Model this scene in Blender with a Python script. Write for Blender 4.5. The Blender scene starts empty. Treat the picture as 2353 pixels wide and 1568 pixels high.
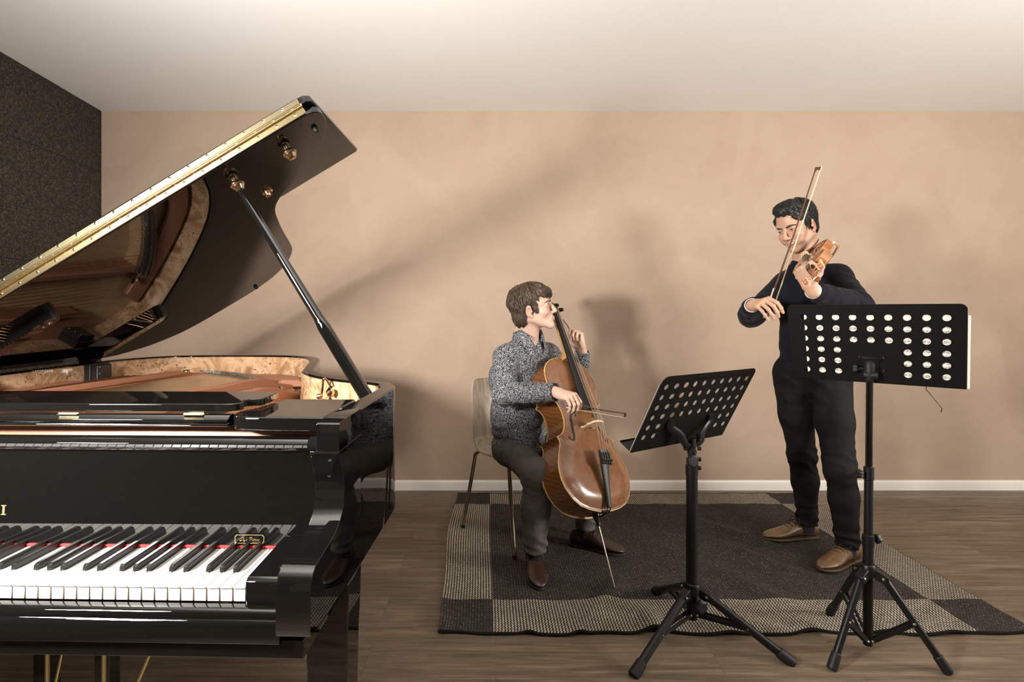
import bpy, bmesh, math, random
import numpy as np
from mathutils import Matrix, Vector, noise as mnoise
random.seed(7); np.random.seed(7)
PI = math.pi
sc = bpy.context.scene
COL = sc.collection

# ------------------------------------------------------------------ camera
cam_d = bpy.data.cameras.new('camera'); cam = bpy.data.objects.new('camera', cam_d); COL.objects.link(cam)
cam.location = (0, 0, 1.2175); cam.rotation_euler = (PI/2, 0, 0)
cam_d.sensor_width = 36.0; cam_d.lens = 36.0*1230/2353
cam_d.shift_x = (1176.5-1140)/2353; cam_d.shift_y = -(784-715)/2353
cam_d.clip_start = 0.02
sc.camera = cam

# ------------------------------------------------------------------ light
sc.view_settings.view_transform = 'Standard'; sc.view_settings.look = 'None'
sc.view_settings.exposure = 0.0; sc.view_settings.gamma = 1.0; sc.view_settings.use_curve_mapping = False
w = bpy.data.worlds.new('world'); sc.world = w; w.use_nodes = True
w.node_tree.nodes['Background'].inputs[0].default_value = (1.0, 0.9, 0.8, 1); w.node_tree.nodes['Background'].inputs[1].default_value = 0.05

def area(name, loc, aim, sx, sy, power, col=(1, .95, .88), spread=180):
    d = bpy.data.lights.new(name, 'AREA'); d.shape = 'RECTANGLE'; d.size = sx; d.size_y = sy
    d.energy = power; d.color = col; d.spread = math.radians(spread)
    o = bpy.data.objects.new(name, d); COL.objects.link(o); o.location = loc
    o.rotation_euler = (Vector(aim)-Vector(loc)).to_track_quat('-Z', 'Y').to_euler()
    return o
area('softbox_key', (-1.25, .45, 1.435), (.9, 3.0, 1.55), .28, .24, 118, (1, .965, .915))
area('softbox_side', (3.3, 1.25, 1.15), (.5, 2.35, .50), .45, .6, 9, (1, .95, .89), 50)
area('bounce_flash', (-.2, -.1, 1.70), (-.2, .75, 2.98), .8, .6, 25, (1, .98, .955), 140)
area('fill_right', (2.6, .1, 1.60), (2.95, 1.9, 2.55), .8, .6, 77, (1, .97, .935), 150)  # added fill lamp that brightens the right wall and ceiling

# ------------------------------------------------------------------ mesh helpers
WM = {}
def V3(p): return Vector((float(p[0]), float(p[1]), float(p[2])))
def unit(a): a = np.array(a, float); return a/np.linalg.norm(a)
def basis(x, y, z, o=(0, 0, 0)):
    m = Matrix.Identity(4)
    for i in range(3):
        m[i][0] = x[i]; m[i][1] = y[i]; m[i][2] = z[i]; m[i][3] = o[i]
    return m
def props(o, label=None, cat=None, group=None, kind=None):
    if label: o['label'] = label
    if cat: o['category'] = cat
    if group: o['group'] = group
    if kind: o['kind'] = kind
    return o
def root(name, label, cat, loc, group=None, mat=None):
    o = bpy.data.objects.new(name, None); COL.objects.link(o)
    m = mat if mat is not None else Matrix.Translation(V3(loc))
    o.matrix_world = m; o.empty_display_size = .05; WM[o.name] = m.copy()
    return props(o, label, cat, group)

class MB:
    def __init__(s): s.v = []; s.f = []; s.m = []
    def add(s, vs, fs, mi=0):
        b = len(s.v); s.v += [tuple(map(float, p)) for p in vs]
        s.f += [tuple(b+i for i in f) for f in fs]; s.m += [mi]*len(fs); return s
    def box(s, c, d, R=None, mi=0, taper=1.0):
        x, y, z = d[0]/2, d[1]/2, d[2]/2; vs = []
        for k in (-1, 1):
            t = 1 if k > 0 else taper
            for a, b in ((-1, -1), (1, -1), (1, 1), (-1, 1)): vs.append(Vector((a*x*t, b*y*t, k*z)))
        if R is not None: vs = [R @ p for p in vs]
        vs = [p+V3(c) for p in vs]
        return s.add(vs, [(3, 2, 1, 0), (4, 5, 6, 7), (0, 1, 5, 4), (1, 2, 6, 5), (2, 3, 7, 6), (3, 0, 4, 7)], mi)
    def rbox(s, lo, hi, mi=0):
        return s.box([(a+b)/2 for a, b in zip(lo, hi)], [b-a for a, b in zip(lo, hi)], None, mi)
    def loft(s, rings, closed=True, caps=True, mi=0, loop=False):
        n = len(rings[0]); vs = [p for r in rings for p in r]; fs = []
        m = len(rings)
        for i in range(m if loop else m-1):
            i2 = (i+1) % m
            for j in range(n if closed else n-1):
                j2 = (j+1) % n; fs.append((i*n+j, i*n+j2, i2*n+j2, i2*n+j))
        if caps and not loop:
            fs.append(tuple(range(n))[::-1]); fs.append(tuple((m-1)*n+j for j in range(n)))
        return s.add(vs, fs, mi)
    def tube(s, pts, r, n=10, caps=True, mi=0, loop=False, flat=None):
        pts = [np.array(p, float) for p in pts]; m = len(pts)
        rs = r if isinstance(r, (list, tuple)) else [r]*m
        T = []
        for i in range(m):
            a = pts[(i-1) % m] if (i > 0 or loop) else pts[0]; b = pts[(i+1) % m] if (i < m-1 or loop) else pts[-1]
            T.append(unit(b-a))
        up = np.array([0, 0, 1.]) if abs(T[0][2]) < .9 else np.array([1., 0, 0])
        if flat is not None: up = np.array(flat[0], float)
        N = unit(up-T[0]*(up@T[0])); rings = []
        for i in range(m):
            N = unit(N-T[i]*(N@T[i])); B = np.cross(T[i], N); q = []
            for j in range(n):
                a = 2*PI*j/n; k = flat[1] if flat is not None else 1
                q.append(pts[i]+rs[i]*(math.cos(a)*k*N+math.sin(a)*B))
            rings.append(q)
        return s.loft(rings, True, caps, mi, loop)
    def lathe(s, prof, o, ax, n=20, mi=0):
        ax = unit(ax); u = np.array([0, 0, 1.]) if abs(ax[2]) < .9 else np.array([1., 0, 0])
        N = unit(u-ax*(u@ax)); B = np.cross(ax, N); o = np.array(o, float)
        rings = [[o+ax*h+max(r, 1e-5)*(math.cos(2*PI*j/n)*N+math.sin(2*PI*j/n)*B) for j in range(n)] for r, h in prof]
        return s.loft(rings, True, True, mi)
    def cyl(s, a, b, r, n=14, mi=0):
        a = np.array(a, float); b = np.array(b, float); return s.lathe([(r, 0), (r, np.linalg.norm(b-a))], a, b-a, n, mi)
    def sph(s, c, r, n=12, mi=0, sc3=(1, 1, 1)):
        rings = []
        for i in range(n+1):
            t = PI*i/n; rings.append([(c[0]+sc3[0]*max(r*math.sin(t), 1e-5)*math.cos(2*PI*j/(2*n)), c[1]+sc3[1]*max(r*math.sin(t), 1e-5)*math.sin(2*PI*j/(2*n)), c[2]-sc3[2]*r*math.cos(t)) for j in range(2*n)])
        return s.loft(rings, True, True, mi)
    def prism(s, poly, a, b, f=None, mi=0):
        """poly: 2-D points; f(x, y, h) -> 3-D."""
        f = f or (lambda x, y, h: (x, y, h))
        n = len(poly); vs = [f(x, y, a) for x, y in poly]+[f(x, y, b) for x, y in poly]
        fs = [tuple(range(n))[::-1], tuple(range(n, 2*n))]+[(i, (i+1) % n, n+(i+1) % n, n+i) for i in range(n)]
        return s.add(vs, fs, mi)
    def build(s, name, mats, parent=None, frame=None, smooth=35, bevel=0, seg=2, sub=0, label=None, fix=True, col=None, origin=None):
        me = bpy.data.meshes.new(name)
        M = frame.copy() if frame is not None else Matrix.Identity(4)
        if parent is not None: M = WM[parent.name].inverted() @ M
        A = np.array([list(r) for r in M]); P = np.array(s.v, float)
        P = P @ A[:3, :3].T+A[:3, 3]
        og = np.zeros(3)
        if parent is None:
            og = np.array(origin, float) if origin is not None else np.array([(P[:, 0].min()+P[:, 0].max())/2, (P[:, 1].min()+P[:, 1].max())/2, P[:, 2].min()])
            P = P-og
        me.from_pydata(P.tolist(), [], s.f)
        mats = mats if isinstance(mats, (list, tuple)) else [mats]
        for m in mats: me.materials.append(m)
        if len(mats) > 1: me.polygons.foreach_set('material_index', s.m)
        if col is not None:
            ca = me.color_attributes.new('Col', 'FLOAT_COLOR', 'POINT'); ca.data.foreach_set('color', np.asarray(col, np.float32).ravel())
        if fix:
            bm = bmesh.new(); bm.from_mesh(me); bmesh.ops.recalc_face_normals(bm, faces=bm.faces); bm.to_mesh(me); bm.free()
        if smooth:
            me.polygons.foreach_set('use_smooth', [True]*len(me.polygons))
            if smooth < 180: me.set_sharp_from_angle(angle=math.radians(smooth))
        me.update()
        o = bpy.data.objects.new(name, me); COL.objects.link(o)
        if parent is not None: o.parent = parent; WM[o.name] = WM[parent.name].copy()
        else: o.location = og; WM[o.name] = Matrix.Translation(V3(og))
        if bevel:
            b = o.modifiers.new('bevel', 'BEVEL'); b.width = bevel; b.segments = seg; b.limit_method = 'ANGLE'; b.angle_limit = math.radians(40); b.harden_normals = False
        if sub:
            b = o.modifiers.new('sub', 'SUBSURF'); b.levels = sub; b.render_levels = sub
        if label: o['label'] = label
        return o

def cr(pts, n=8, loop=False):
    """Catmull-Rom through points."""
    P = [np.array(p, float) for p in pts]; out = []; m = len(P)
    for i in range(m if loop else m-1):
        if loop: a, b, c, d = P[i-1], P[i], P[(i+1) % m], P[(i+2) % m]
        else: a, b, c, d = P[max(i-1, 0)], P[i], P[i+1], P[min(i+2, m-1)]
        for k in range(n):
            t = k/n
            out.append(.5*((2*b)+(c-a)*t+(2*a-5*b+4*c-d)*t*t+(3*b-a-3*c+d)*t**3))
    if not loop: out.append(P[-1])
    return out
def offset_poly(pts, d):
    """inward offset (points counter-clockwise) of a closed 2-D polygon"""
    P = [np.array(p, float)[:2] for p in pts]; n = len(P); out = []
    for i in range(n):
        a, b, c = P[i-1], P[i], P[(i+1) % n]
        t = unit(unit(b-a+1e-9)+unit(c-b+1e-9)); out.append(b+d*np.array([-t[1], t[0]]))
    return out

# ------------------------------------------------------------------ materials
def nd(nt, typ, ins=None, **pr):
    n = nt.nodes.new(typ)
    for k, v in pr.items(): setattr(n, k, v)
    for k, v in (ins or {}).items():
        s = n.inputs[k]
        if isinstance(v, bpy.types.NodeSocket): nt.links.new(v, s)
        elif isinstance(v, bpy.types.Node): nt.links.new(v.outputs[0], s)
        else: s.default_value = v
    return n
def c4(c): return (c[0], c[1], c[2], 1)
def srgb(r, g, b):
    f = lambda x: ((x/255+.055)/1.055)**2.4 if x/255 > .04045 else x/255/12.92
    return (f(r), f(g), f(b))
def M(name, col, rough=.5, metal=0., spec=.5, coat=0., coat_r=.03, sheen=0.):
    m = bpy.data.materials.new(name); m.use_nodes = True; b = m.node_tree.nodes['Principled BSDF']
    b.inputs['Base Color'].default_value = c4(col); b.inputs['Roughness'].default_value = rough; b.inputs['Metallic'].default_value = metal
    b.inputs['Specular IOR Level'].default_value = spec; b.inputs['Coat Weight'].default_value = coat; b.inputs['Coat Roughness'].default_value = coat_r
    if sheen: b.inputs['Sheen Weight'].default_value = sheen
    return m
def bs(m): return m.node_tree.nodes['Principled BSDF']
def lk(m, a, name): m.node_tree.links.new(a.outputs[0] if isinstance(a, bpy.types.Node) else a, bs(m).inputs[name])
def ramp(nt, fac, stops):
    r = nd(nt, 'ShaderNodeValToRGB', {'Fac': fac}); e = r.color_ramp.elements
    while len(e) < len(stops): e.new(.5)
    for x, (p, c) in zip(e, stops): x.position = p; x.color = c4(c) if len(c) == 3 else c
    return r.outputs[0]
def mix(nt, fac, a, b, mode='MIX'):
    n = nt.nodes.new('ShaderNodeMix'); n.data_type = 'RGBA'; n.blend_type = mode
    for s, v in ((n.inputs[0], fac), (n.inputs[6], a), (n.inputs[7], b)):
        if isinstance(v, bpy.types.NodeSocket): nt.links.new(v, s)
        else: s.default_value = c4(v) if isinstance(v, tuple) and len(v) == 3 else v
    return n.outputs[2]
def mth(nt, op, a, b=0., c=0.):
    n = nt.nodes.new('ShaderNodeMath'); n.operation = op
    for i, v in enumerate((a, b, c)):
        if isinstance(v, bpy.types.NodeSocket): nt.links.new(v, n.inputs[i])
        elif n.inputs[i].enabled: n.inputs[i].default_value = v
    return n.outputs[0]
def coords(nt, scale=(1, 1, 1), rot=(0, 0, 0), kind='Object'):
    t = nd(nt, 'ShaderNodeTexCoord'); return nd(nt, 'ShaderNodeMapping', {'Vector': t.outputs[kind], 'Scale': scale, 'Rotation': rot}).outputs[0]
def noi(nt, vec, scale, detail=4, rough=.55, dist=0.):
    return nd(nt, 'ShaderNodeTexNoise', {'Vector': vec, 'Scale': scale, 'Detail': detail, 'Roughness': rough, 'Distortion': dist}).outputs[0]
def bump(m, h, strength=.3, dist=.002):
    b = nd(m.node_tree, 'ShaderNodeBump', {'Height': h, 'Strength': strength, 'Distance': dist}); lk(m, b, 'Normal')

black = M('piano_black', (.0035, .0033, .003), .018, 0, .5); black.node_tree.nodes['Principled BSDF'].inputs['IOR'].default_value = 1.8
lidblack = M('lid_black', (.0035, .0033, .003), .02, 0, .5)
satin = M('black_satin', (.010, .0095, .009), .35)
standm = M('black_powder_coat', (.0045, .0042, .004), .38, spec=.28)
rubber = M('black_rubber', (.007, .0065, .006), .55, spec=.3)
brass = M('brass', (.78, .66, .40), .24, 1.0)
brassd = M('polished_brass', (.74, .56, .36), .16, 1.0)
steel = M('steel', (.62, .60, .56), .22, 1.0)
chrome = M('chrome', (.55, .50, .43), .12, 1.0)
white = M('key_white', (.60, .585, .55), .22, 0, .5)
keywood_shade = M('key_wood_shade', (.045, .032, .02), .8)  # wooden key sides, shade of the gaps put into their colour
ebony = M('ebony', (.007, .0065, .006), .32, spec=.35)
red = M('red_felt', (.45, .025, .025), .9)
copper = M('plate_copper', (.30, .128, .072), .38, .22)
gold = M('gold_inlay', (.85, .62, .28), .3, .8)
paper = M('paper', (.80, .76, .68), .8)
ink = M('ink', (.03, .03, .03), .8)

def wood(name, c1, c2, scale=(1, 12, 12), rough=.5, nscale=3., coat=0., band=None):
    m = M(name, c1, rough, coat=coat); nt = m.node_tree
    v = coords(nt, scale); n = noi(nt, v, nscale, 6, .6, .6)
    lk(m, ramp(nt, n, [(.3, c1), (.7, c2)]), 'Base Color'); return m

burl = M('burl_veneer', (.6, .4, .2), .12, 0, .5, coat=.6); nt = burl.node_tree
_v = coords(nt, (1, 1, 1)); _n1 = noi(nt, _v, 5.0, 6, .6, 2.2); _base = ramp(nt, _n1, [(.28, (.17, .085, .04)), (.42, (.36, .205, .105)), (.50, (.53, .35, .21)), (.60, (.33, .185, .09)), (.68, (.51, .33, .185)), (.80, (.40, .235, .12))])
_n2 = noi(nt, _v, 3.4, 3, .5); _mask = ramp(nt, _n2, [(.47, (0, 0, 0)), (.56, (1, 1, 1))])
_vo = nd(nt, 'ShaderNodeTexVoronoi', {'Vector': mix(nt, .06, _v, nd(nt, 'ShaderNodeTexNoise', {'Vector': _v, 'Scale': 30.}).outputs[1]), 'Scale': 52.}).outputs[0]
_spot = ramp(nt, _vo, [(.12, (1, 1, 1)), (.34, (0, 0, 0))]); _fac = mix(nt, 1., _spot, _mask, 'MULTIPLY')
lk(burl, mix(nt, _fac, _base, (.13, .05, .02)), 'Base Color')
# ------------------------------------------------------------------ room
plaster = M('clay_plaster', (.56, .41, .29), .85); nt = plaster.node_tree
_v = coords(nt, (1, 1, 1)); _a = noi(nt, _v, 1.6, 7, .62, 1.2); _b = nd(nt, 'ShaderNodeTexVoronoi', {'Vector': mix(nt, .22, _v, nd(nt, 'ShaderNodeTexNoise', {'Vector': _v, 'Scale': 2.6, 'Detail': 5.}).outputs[1]), 'Scale': 3.1}, feature='F1').outputs[1]
_bw = nd(nt, 'ShaderNodeRGBToBW', {0: _b}).outputs[0]
_h = mth(nt, 'ADD', mth(nt, 'MULTIPLY', _a, .86), mth(nt, 'MULTIPLY', _bw, .14))
lk(plaster, ramp(nt, _h, [(.30, (.395, .283, .203)), (.48, (.430, .314, .229)), (.70, (.462, .344, .256))]), 'Base Color')
bump(plaster, noi(nt, _v, 9., 6, .6), .12, .004)

ceilm = M('ceiling_paint', (.78, .75, .71), .9); nt = ceilm.node_tree
lk(ceilm, ramp(nt, noi(nt, coords(nt), .9, 3), [(.3, (.83, .80, .765)), (.7, (.85, .83, .80))]), 'Base Color')
cork = M('cork', (.05, .035, .025), .9); nt = cork.node_tree
_v = coords(nt); _c = nd(nt, 'ShaderNodeTexVoronoi', {'Vector': _v, 'Scale': 165.}).outputs[1]; _cb = nd(nt, 'ShaderNodeRGBToBW', {0: _c}).outputs[0]
_m = mth(nt, 'ADD', mth(nt, 'MULTIPLY', _cb, .55), mth(nt, 'MULTIPLY', noi(nt, _v, 42., 5, .7), .5))
_cc = ramp(nt, _m, [(.28, (.008, .006, .0045)), (.52, (.033, .023, .017)), (.74, (.095, .070, .052))])
_sx = nd(nt, 'ShaderNodeSeparateXYZ', {0: _v})
_g1 = mth(nt, 'LESS_THAN', mth(nt, 'ABSOLUTE', mth(nt, 'SUBTRACT', mth(nt, 'FRACT', mth(nt, 'DIVIDE', mth(nt, 'ADD', _sx.outputs[2], 10.05), .66)), .5)), .0035)
_g2 = mth(nt, 'LESS_THAN', mth(nt, 'ABSOLUTE', mth(nt, 'SUBTRACT', mth(nt, 'FRACT', mth(nt, 'DIVIDE', mth(nt, 'ADD', _sx.outputs[1], 10.3), .96)), .5)), .0025)
lk(cork, mix(nt, mth(nt, 'MAXIMUM', _g1, _g2), _cc, (.006, .004, .003)), 'Base Color'); bump(cork, _m, .6, .004)

floorm = M('oak_planks', (.2, .15, .1), .42, spec=.35); nt = floorm.node_tree
_v = coords(nt)
_br = nd(nt, 'ShaderNodeTexBrick', {'Vector': _v, 'Color1': (1, 1, 1, 1), 'Color2': (0, 0, 0, 1), 'Mortar': (.5, .5, .5, 1), 'Scale': 1., 'Mortar Size': .0007, 'Mortar Smooth': .1, 'Bias': 0., 'Brick Width': 1.22, 'Row Height': .178}, offset=.37, offset_frequency=2, squash=1.)
_tone = nd(nt, 'ShaderNodeRGBToBW', {0: _br.outputs[0]}).outputs[0]
_sh = nd(nt, 'ShaderNodeCombineXYZ', {0: mth(nt, 'MULTIPLY', _tone, 31.), 1: mth(nt, 'MULTIPLY', _tone, 17.), 2: 0.})
_vv = nd(nt, 'ShaderNodeVectorMath', {0: _v, 1: _sh.outputs[0]}, operation='ADD').outputs[0]
_g = noi(nt, nd(nt, 'ShaderNodeMapping', {'Vector': _vv, 'Scale': (1.0, 15, 1)}).outputs[0], 2.2, 6, .62, .8)
_g3 = noi(nt, nd(nt, 'ShaderNodeMapping', {'Vector': _vv, 'Scale': (3., 90, 1)}).outputs[0], 2., 4, .6)
_kn = noi(nt, nd(nt, 'ShaderNodeMapping', {'Vector': _vv, 'Scale': (2.2, 6, 1)}).outputs[0], 2.1, 3, .5)
_w = ramp(nt, _g, [(.32, (.055, .037, .022)), (.45, (.130, .095, .062)), (.55, (.185, .140, .095)), (.68, (.295, .235, .168))])
_w = mix(nt, .32, _w, ramp(nt, _g3, [(.35, (.07, .048, .03)), (.65, (.24, .185, .13))]))
_w = mix(nt, mth(nt, 'MULTIPLY', _tone, .42), _w, (.085, .060, .040))
_w = mix(nt, ramp(nt, _kn, [(.70, (0, 0, 0)), (.80, (.55, .55, .55))]), _w, (.05, .032, .02))
lk(floorm, mix(nt, _br.outputs[1], _w, (.05, .036, .025)), 'Base Color'); bump(floorm, _g3, .10, .001)
skirt = M('white_gloss_paint', (.82, .78, .71), .35)
dullw = M('off_white_paint', (.60, .54, .47), .9)

WY = 3.643; CZ = 2.578
def struct(name, mb, m, **k): return props(mb.build(name, m, **k), None, None, None, 'structure')
_y0 = -3.2
struct('floor', MB().rbox((-3.6, _y0-.1, -.1), (4.9, WY+.1, 0)), floorm, smooth=0, origin=(0, 0, 0))
struct('ceiling', MB().rbox((-3.6, _y0-.1, CZ), (4.9, WY+.1, CZ+.1)), ceilm, smooth=0, origin=(0, 0, CZ))
struct('wall_back', MB().rbox((-3.2, WY, 0), (4.9, WY+.1, CZ)), plaster, smooth=0, origin=(0, WY, 0))
# the cork wall runs at a slight angle to the others
xa, xb = -2.686, -2.686+.105*(WY-_y0)
struct('wall_left', MB().prism([(xa, WY), (xa-.1, WY), (xb-.1, _y0), (xb, _y0)], 0, CZ), cork, smooth=0, origin=(0, 0, 0))
struct('wall_right', MB().rbox((4.8, _y0, 0), (4.9, WY, CZ)), dullw, smooth=0)
struct('wall_front', MB().rbox((-3.6, _y0-.1, 0), (4.9, _y0, CZ)), dullw, smooth=0)
_bp = [(0, 0), (0, .066), (-.008, .066), (-.013, .060), (-.015, .05), (-.015, 0)]
struct('baseboard_back', MB().prism(_bp, xa+.002, 4.8, lambda a, b, h: (h, WY+a, b)), skirt, smooth=30)
# ------------------------------------------------------------------ grand piano
PT = math.radians(1.4); PO = (-.442, .946, 0)
PF = Matrix.Translation(V3(PO)) @ Matrix.Rotation(-PT, 4, 'Z')
piano = root('grand_piano', 'glossy black grand piano with propped lid and burl veneer inside', 'piano', PO, mat=PF)
def P_(mb, name, mats, parent=None, **k): return mb.build(name, mats, parent or piano, PF, **k)
UL = -1.222
# rim outline (counter-clockwise seen from above), u right / v away
rim_r = [(.1345, .25), (.1360, .38), (.1385, .52), (.136, .60), (.115, .665), (.082, .705), (.019, .745), (-.056, .785), (-.154, .872), (-.209, .945), (-.250, 1.015), (-.274, 1.09), (-.320, 1.243), (-.366, 1.392), (-.405, 1.50), (-.475, 1.60), (-.60, 1.675), (-.80, 1.70), (-1.0, 1.69), (-1.15, 1.66), (-1.255, 1.57), (-1.315, 1.44), (-1.335, 1.28), (-1.345, .7), (-1.3565, .25)]
rim_o = [p[:2] for p in cr([(a, b, 0) for a, b in rim_r], 5)]
_cl = [tuple(p) for p in rim_o]; 
def inner(d):
    q = offset_poly(_cl, d); q[0] = np.array([_cl[0][0]-d, .25]); q[-1] = np.array([_cl[-1][0]+d, .25]); return q
rim_i = inner(.043)
mb = MB(); n = len(_cl); rings = []
for (a, b), (c, d) in zip(_cl, rim_i):
    rings.append([(a, b, .655), (a, b, .996), (a+(c-a)*.09, b+(d-b)*.09, 1.0), (a+(c-a)*.9, b+(d-b)*.9, 1.0), (c, d, .996), (c, d, .655)])
mb.loft(rings, True, False); P_(mb, 'outer_rim', black)
ri2 = inner(.047); mb = MB(); rings = []
ri2b = inner(.0445)
for (a, b), (c, d) in zip(ri2b, ri2): rings.append([(a, b, .72), (a, b, .993), (c, d, .991), (c, d, .72)])
P_(mb.loft(rings), 'inner_rim', burl, label='burl veneered inner rim')
# cheeks (arms) at both ends of the keyboard
darkfelt0 = M('pivot_black', (.003, .003, .003), .9, spec=.05)
arm_prof = [(.105, 1.0), (.100, .996), (.100, .943), (.106, .928), (.118, .905), (.130, .878), (.132, .858), (.127, .838), (.117, .820), (.102, .806), (.080, .797), (.040, .790), (-.005, .785), (-.028, .782), (-.043, .774), (-.051, .760), (-.053, .745), (-.053, .678), (-.048, .672), (.06, .664), (.25, .655), (.25, .9431)]
arm_low = [(.100, .9431)]+arm_prof[3:]
for u0, u1, ui, uo in ((.076, .1345, .089, .1345), (-1.3565, UL-.076, -1.3565, UL-.089)):
    mb = MB().prism(arm_low, u0, u1, lambda a, b, h: (h, a, b)); k_ = 2+len(arm_low)-2; mb.f.pop(k_); mb.m.pop(k_)
    ck_ = P_(mb, 'cheek', black, bevel=.0007, smooth=40)
    blk = [(.105, 1.0), (.100, .996), (.100, .9432), (.25, .9432), (.25, 1.0)]
    mb = MB().prism(blk, ui, uo, lambda a, b, h: (h, a, b)); mb.f.pop(2+3); mb.m.pop(2+3)
    P_(mb, 'cheek_top', black, ck_, bevel=.0007, smooth=40)
P_(MB().cyl((.070, .118, .952), (.0885, .118, .952), .016, 18).cyl((.066, .118, .952), (.071, .118, .952), .006, 12), 'fallboard_pivot', darkfelt0)
# key blocks
for u0, u1 in ((.004, .075), (UL-.075, UL-.004)):
    P_(MB().prism([(-.012, .690), (-.012, .742), (-.004, .750), (.150, .756), (.150, .690)], u0, u1, lambda a, b, h: (h, a, b)), 'key_block', black, bevel=.003)
P_(MB().lathe([(.004, 0), (.004, .002), (.001, .002)], (.052, .03, .7515), (0, 0, 1)), 'key_block_screw', steel)
# keys
WKW = 1.222/52
def key_prof(x0, x1, y0, y1, z0, z1):
    return MB().rbox((x0, y0, z0), (x1, y1, z1))
for i in range(52):
    x1 = -i*WKW; k = MB().rbox((x1-WKW+.0012, .002, .7035), (x1-.0012, .156, .7275), 1).rbox((x1-WKW+.0010, 0, .7035), (x1-.0010, .0022, .7270)).rbox((x1-WKW+.0010, -.0020, .7268), (x1-.0010, .156, .7300))
    P_(k, 'white_key', [white, keywood_shade], bevel=.0007, seg=1)
NB = [j for j in range(1, 52) if j % 7 in (2, 3, 4, 6, 0)]
_bo = {2: .0022, 3: 0., 4: -.0022, 6: .0018, 0: -.0018}
bk = []
for j in NB:
    x = -j*WKW+_bo[j % 7]; a, b = .0052, .0046
    mb = MB(); rr = []
    for v, zt in ((.0500, .7315), (.0508, .7370), (.0525, .7405), (.0565, .7425), (.156, .7425)):
        hw = a if zt < .735 else b*(1-.0)
        rr.append([(x-a, v, .728), (x+a, v, .728), (x+b, v, zt-.0012), (x+b*.72, v, zt), (x-b*.72, v, zt), (x-b, v, zt-.0012)])
    mb.loft(rr); P_(mb, 'black_key', ebony, smooth=30)
    for q in range(1): pass
# fallboard, upright behind the keys and leaning a little
fa = math.radians(3.5)
def FB(x, up, out):  # point on the fallboard face
    return (x, .1515+up*math.sin(fa)-out*math.cos(fa), .7305+up*math.cos(fa)+out*math.sin(fa))
fp = [(0, 0), (.198, 0), (.205, .008), (.206, .018), (.214, .022), (.224, .016), (.228, .004), (.226, -.012), (.218, -.02), (.20, -.022), (0, -.02)]
fall = P_(MB().prism(fp, UL-.074, .074, lambda a, b, h: FB(h, a, b)), 'fallboard', black, bevel=.0012, smooth=50)
P_(MB().prism([(.2005, .0012), (.2045, .0012), (.2045, -.003), (.2005, -.003)], UL-.07, .07, lambda a, b, h: FB(h, a, b)), 'fallboard_hinge', steel, fall)
P_(MB().prism([(0, 0), (.0045, 0), (.0045, .004), (0, .004)], UL-.004, .004, lambda a, b, h: FB(h, a+.0005, b)), 'felt_strip', red)
P_(MB().prism([(0, 0), (.0028, 0), (.0028, .004), (0, .004)], .005, .03, lambda a, b, h: FB(h, a+.0105, b)), 'felt_tab', red)
# last letter of the maker's name, inlaid in brass
mb = MB(); lx = -.5885; lz = .062
for a, b, c, d in ((-.0022, 0, .0022, .0200), (-.0052, 0, .0052, .0017), (-.0052, .0183, .0052, .0200)):
    mb.prism([(a, b), (c, b), (c, d), (a, d)], 0.0002, .0010, lambda x, y, h: FB(lx+x, lz+y, h))
P_(mb, 'inlaid_letter', gold, fall)
# dealer plate: black with a gold border and script
pw, ph, px, pz = .0615, .0185, -.0675, .0095
_cut = .0022
def plate_poly(w_, h_, c):
    w_, h_ = w_/2, h_/2; o = []
    for sx, sy, fl in ((1, -1, 0), (1, 1, 1), (-1, 1, 0), (-1, -1, 1)):
        a = (sx*w_, sy*(h_-c)); b = (sx*(w_-c), sy*(h_-c)); d = (sx*(w_-c), sy*h_)
        o += [d, b, a] if fl == 0 else [a, b, d]
    return o
PLQ = lambda x, y, h: FB(px+x, pz+ph/2+y, h)
plq = P_(MB().prism(plate_poly(pw, ph, _cut), .0005, .0022, PLQ), 'name_plate', black, fall, smooth=0)
mb = MB(); _o = plate_poly(pw-.0008, ph-.0008, _cut); _i = plate_poly(pw-.0030, ph-.0030, _cut)
mb.loft([[PLQ(x, y, .0027) for x, y in _o], [PLQ(x, y, .0027) for x, y in _i]], True, False)
P_(mb, 'plate_border', gold, plq, smooth=0)
def strokes(mb, S, ox, oy, sc_, r, f, slant=.25):
    for st in S:
        pts = cr([(x, y, 0) for x, y in st], 5) if len(st) > 2 else [np.array((x, y, 0)) for x, y in st]
        mb.tube([f(ox+sc_*(p[0]+slant*p[1]), oy+sc_*p[1], .0027) for p in pts], r, 4)
script = {
 'S': [[(1.0, .85), (.75, 1.0), (.42, .88), (.45, .62), (.72, .42), (.70, .12), (.35, 0), (.02, .15), (.0, .4), (.22, .48), (.34, .3)]],
 'l': [[(.0, .12), (.22, .6), (.20, .95), (.06, .8), (.04, .1), (.22, .05)]],
 'y': [[(.0, .5), (.04, .1), (.25, .08), (.34, .5)], [(.34, .5), (.30, -.25), (.08, -.32), (.08, -.12), (.42, .15)]],
 "'": [[(.08, 1.0), (.03, .75)]],
 's': [[(.0, .05), (.2, .5), (.28, .15), (.12, .0), (.02, .1)]],
 'P': [[(.2, 0), (.32, .5), (.38, .95)], [(.0, .62), (.06, .9), (.5, 1.02), (.86, .82), (.72, .5), (.36, .42)]],
 'i': [[(.0, .5), (.02, .06), (.16, .08)], [(.03, .72), (.04, .76)]],
 'a': [[(.34, .42), (.14, .5), (.0, .22), (.12, .0), (.32, .2), (.34, .5), (.34, .06), (.44, .08)]],
 'n': [[(.0, .5), (.0, .02)], [(.0, .3), (.2, .5), (.28, .3), (.28, .04), (.38, .06)]],
 'o': [[(.18, .5), (.0, .25), (.16, 0), (.34, .22), (.2, .5)]]}
mb = MB(); x = -.0212
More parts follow.
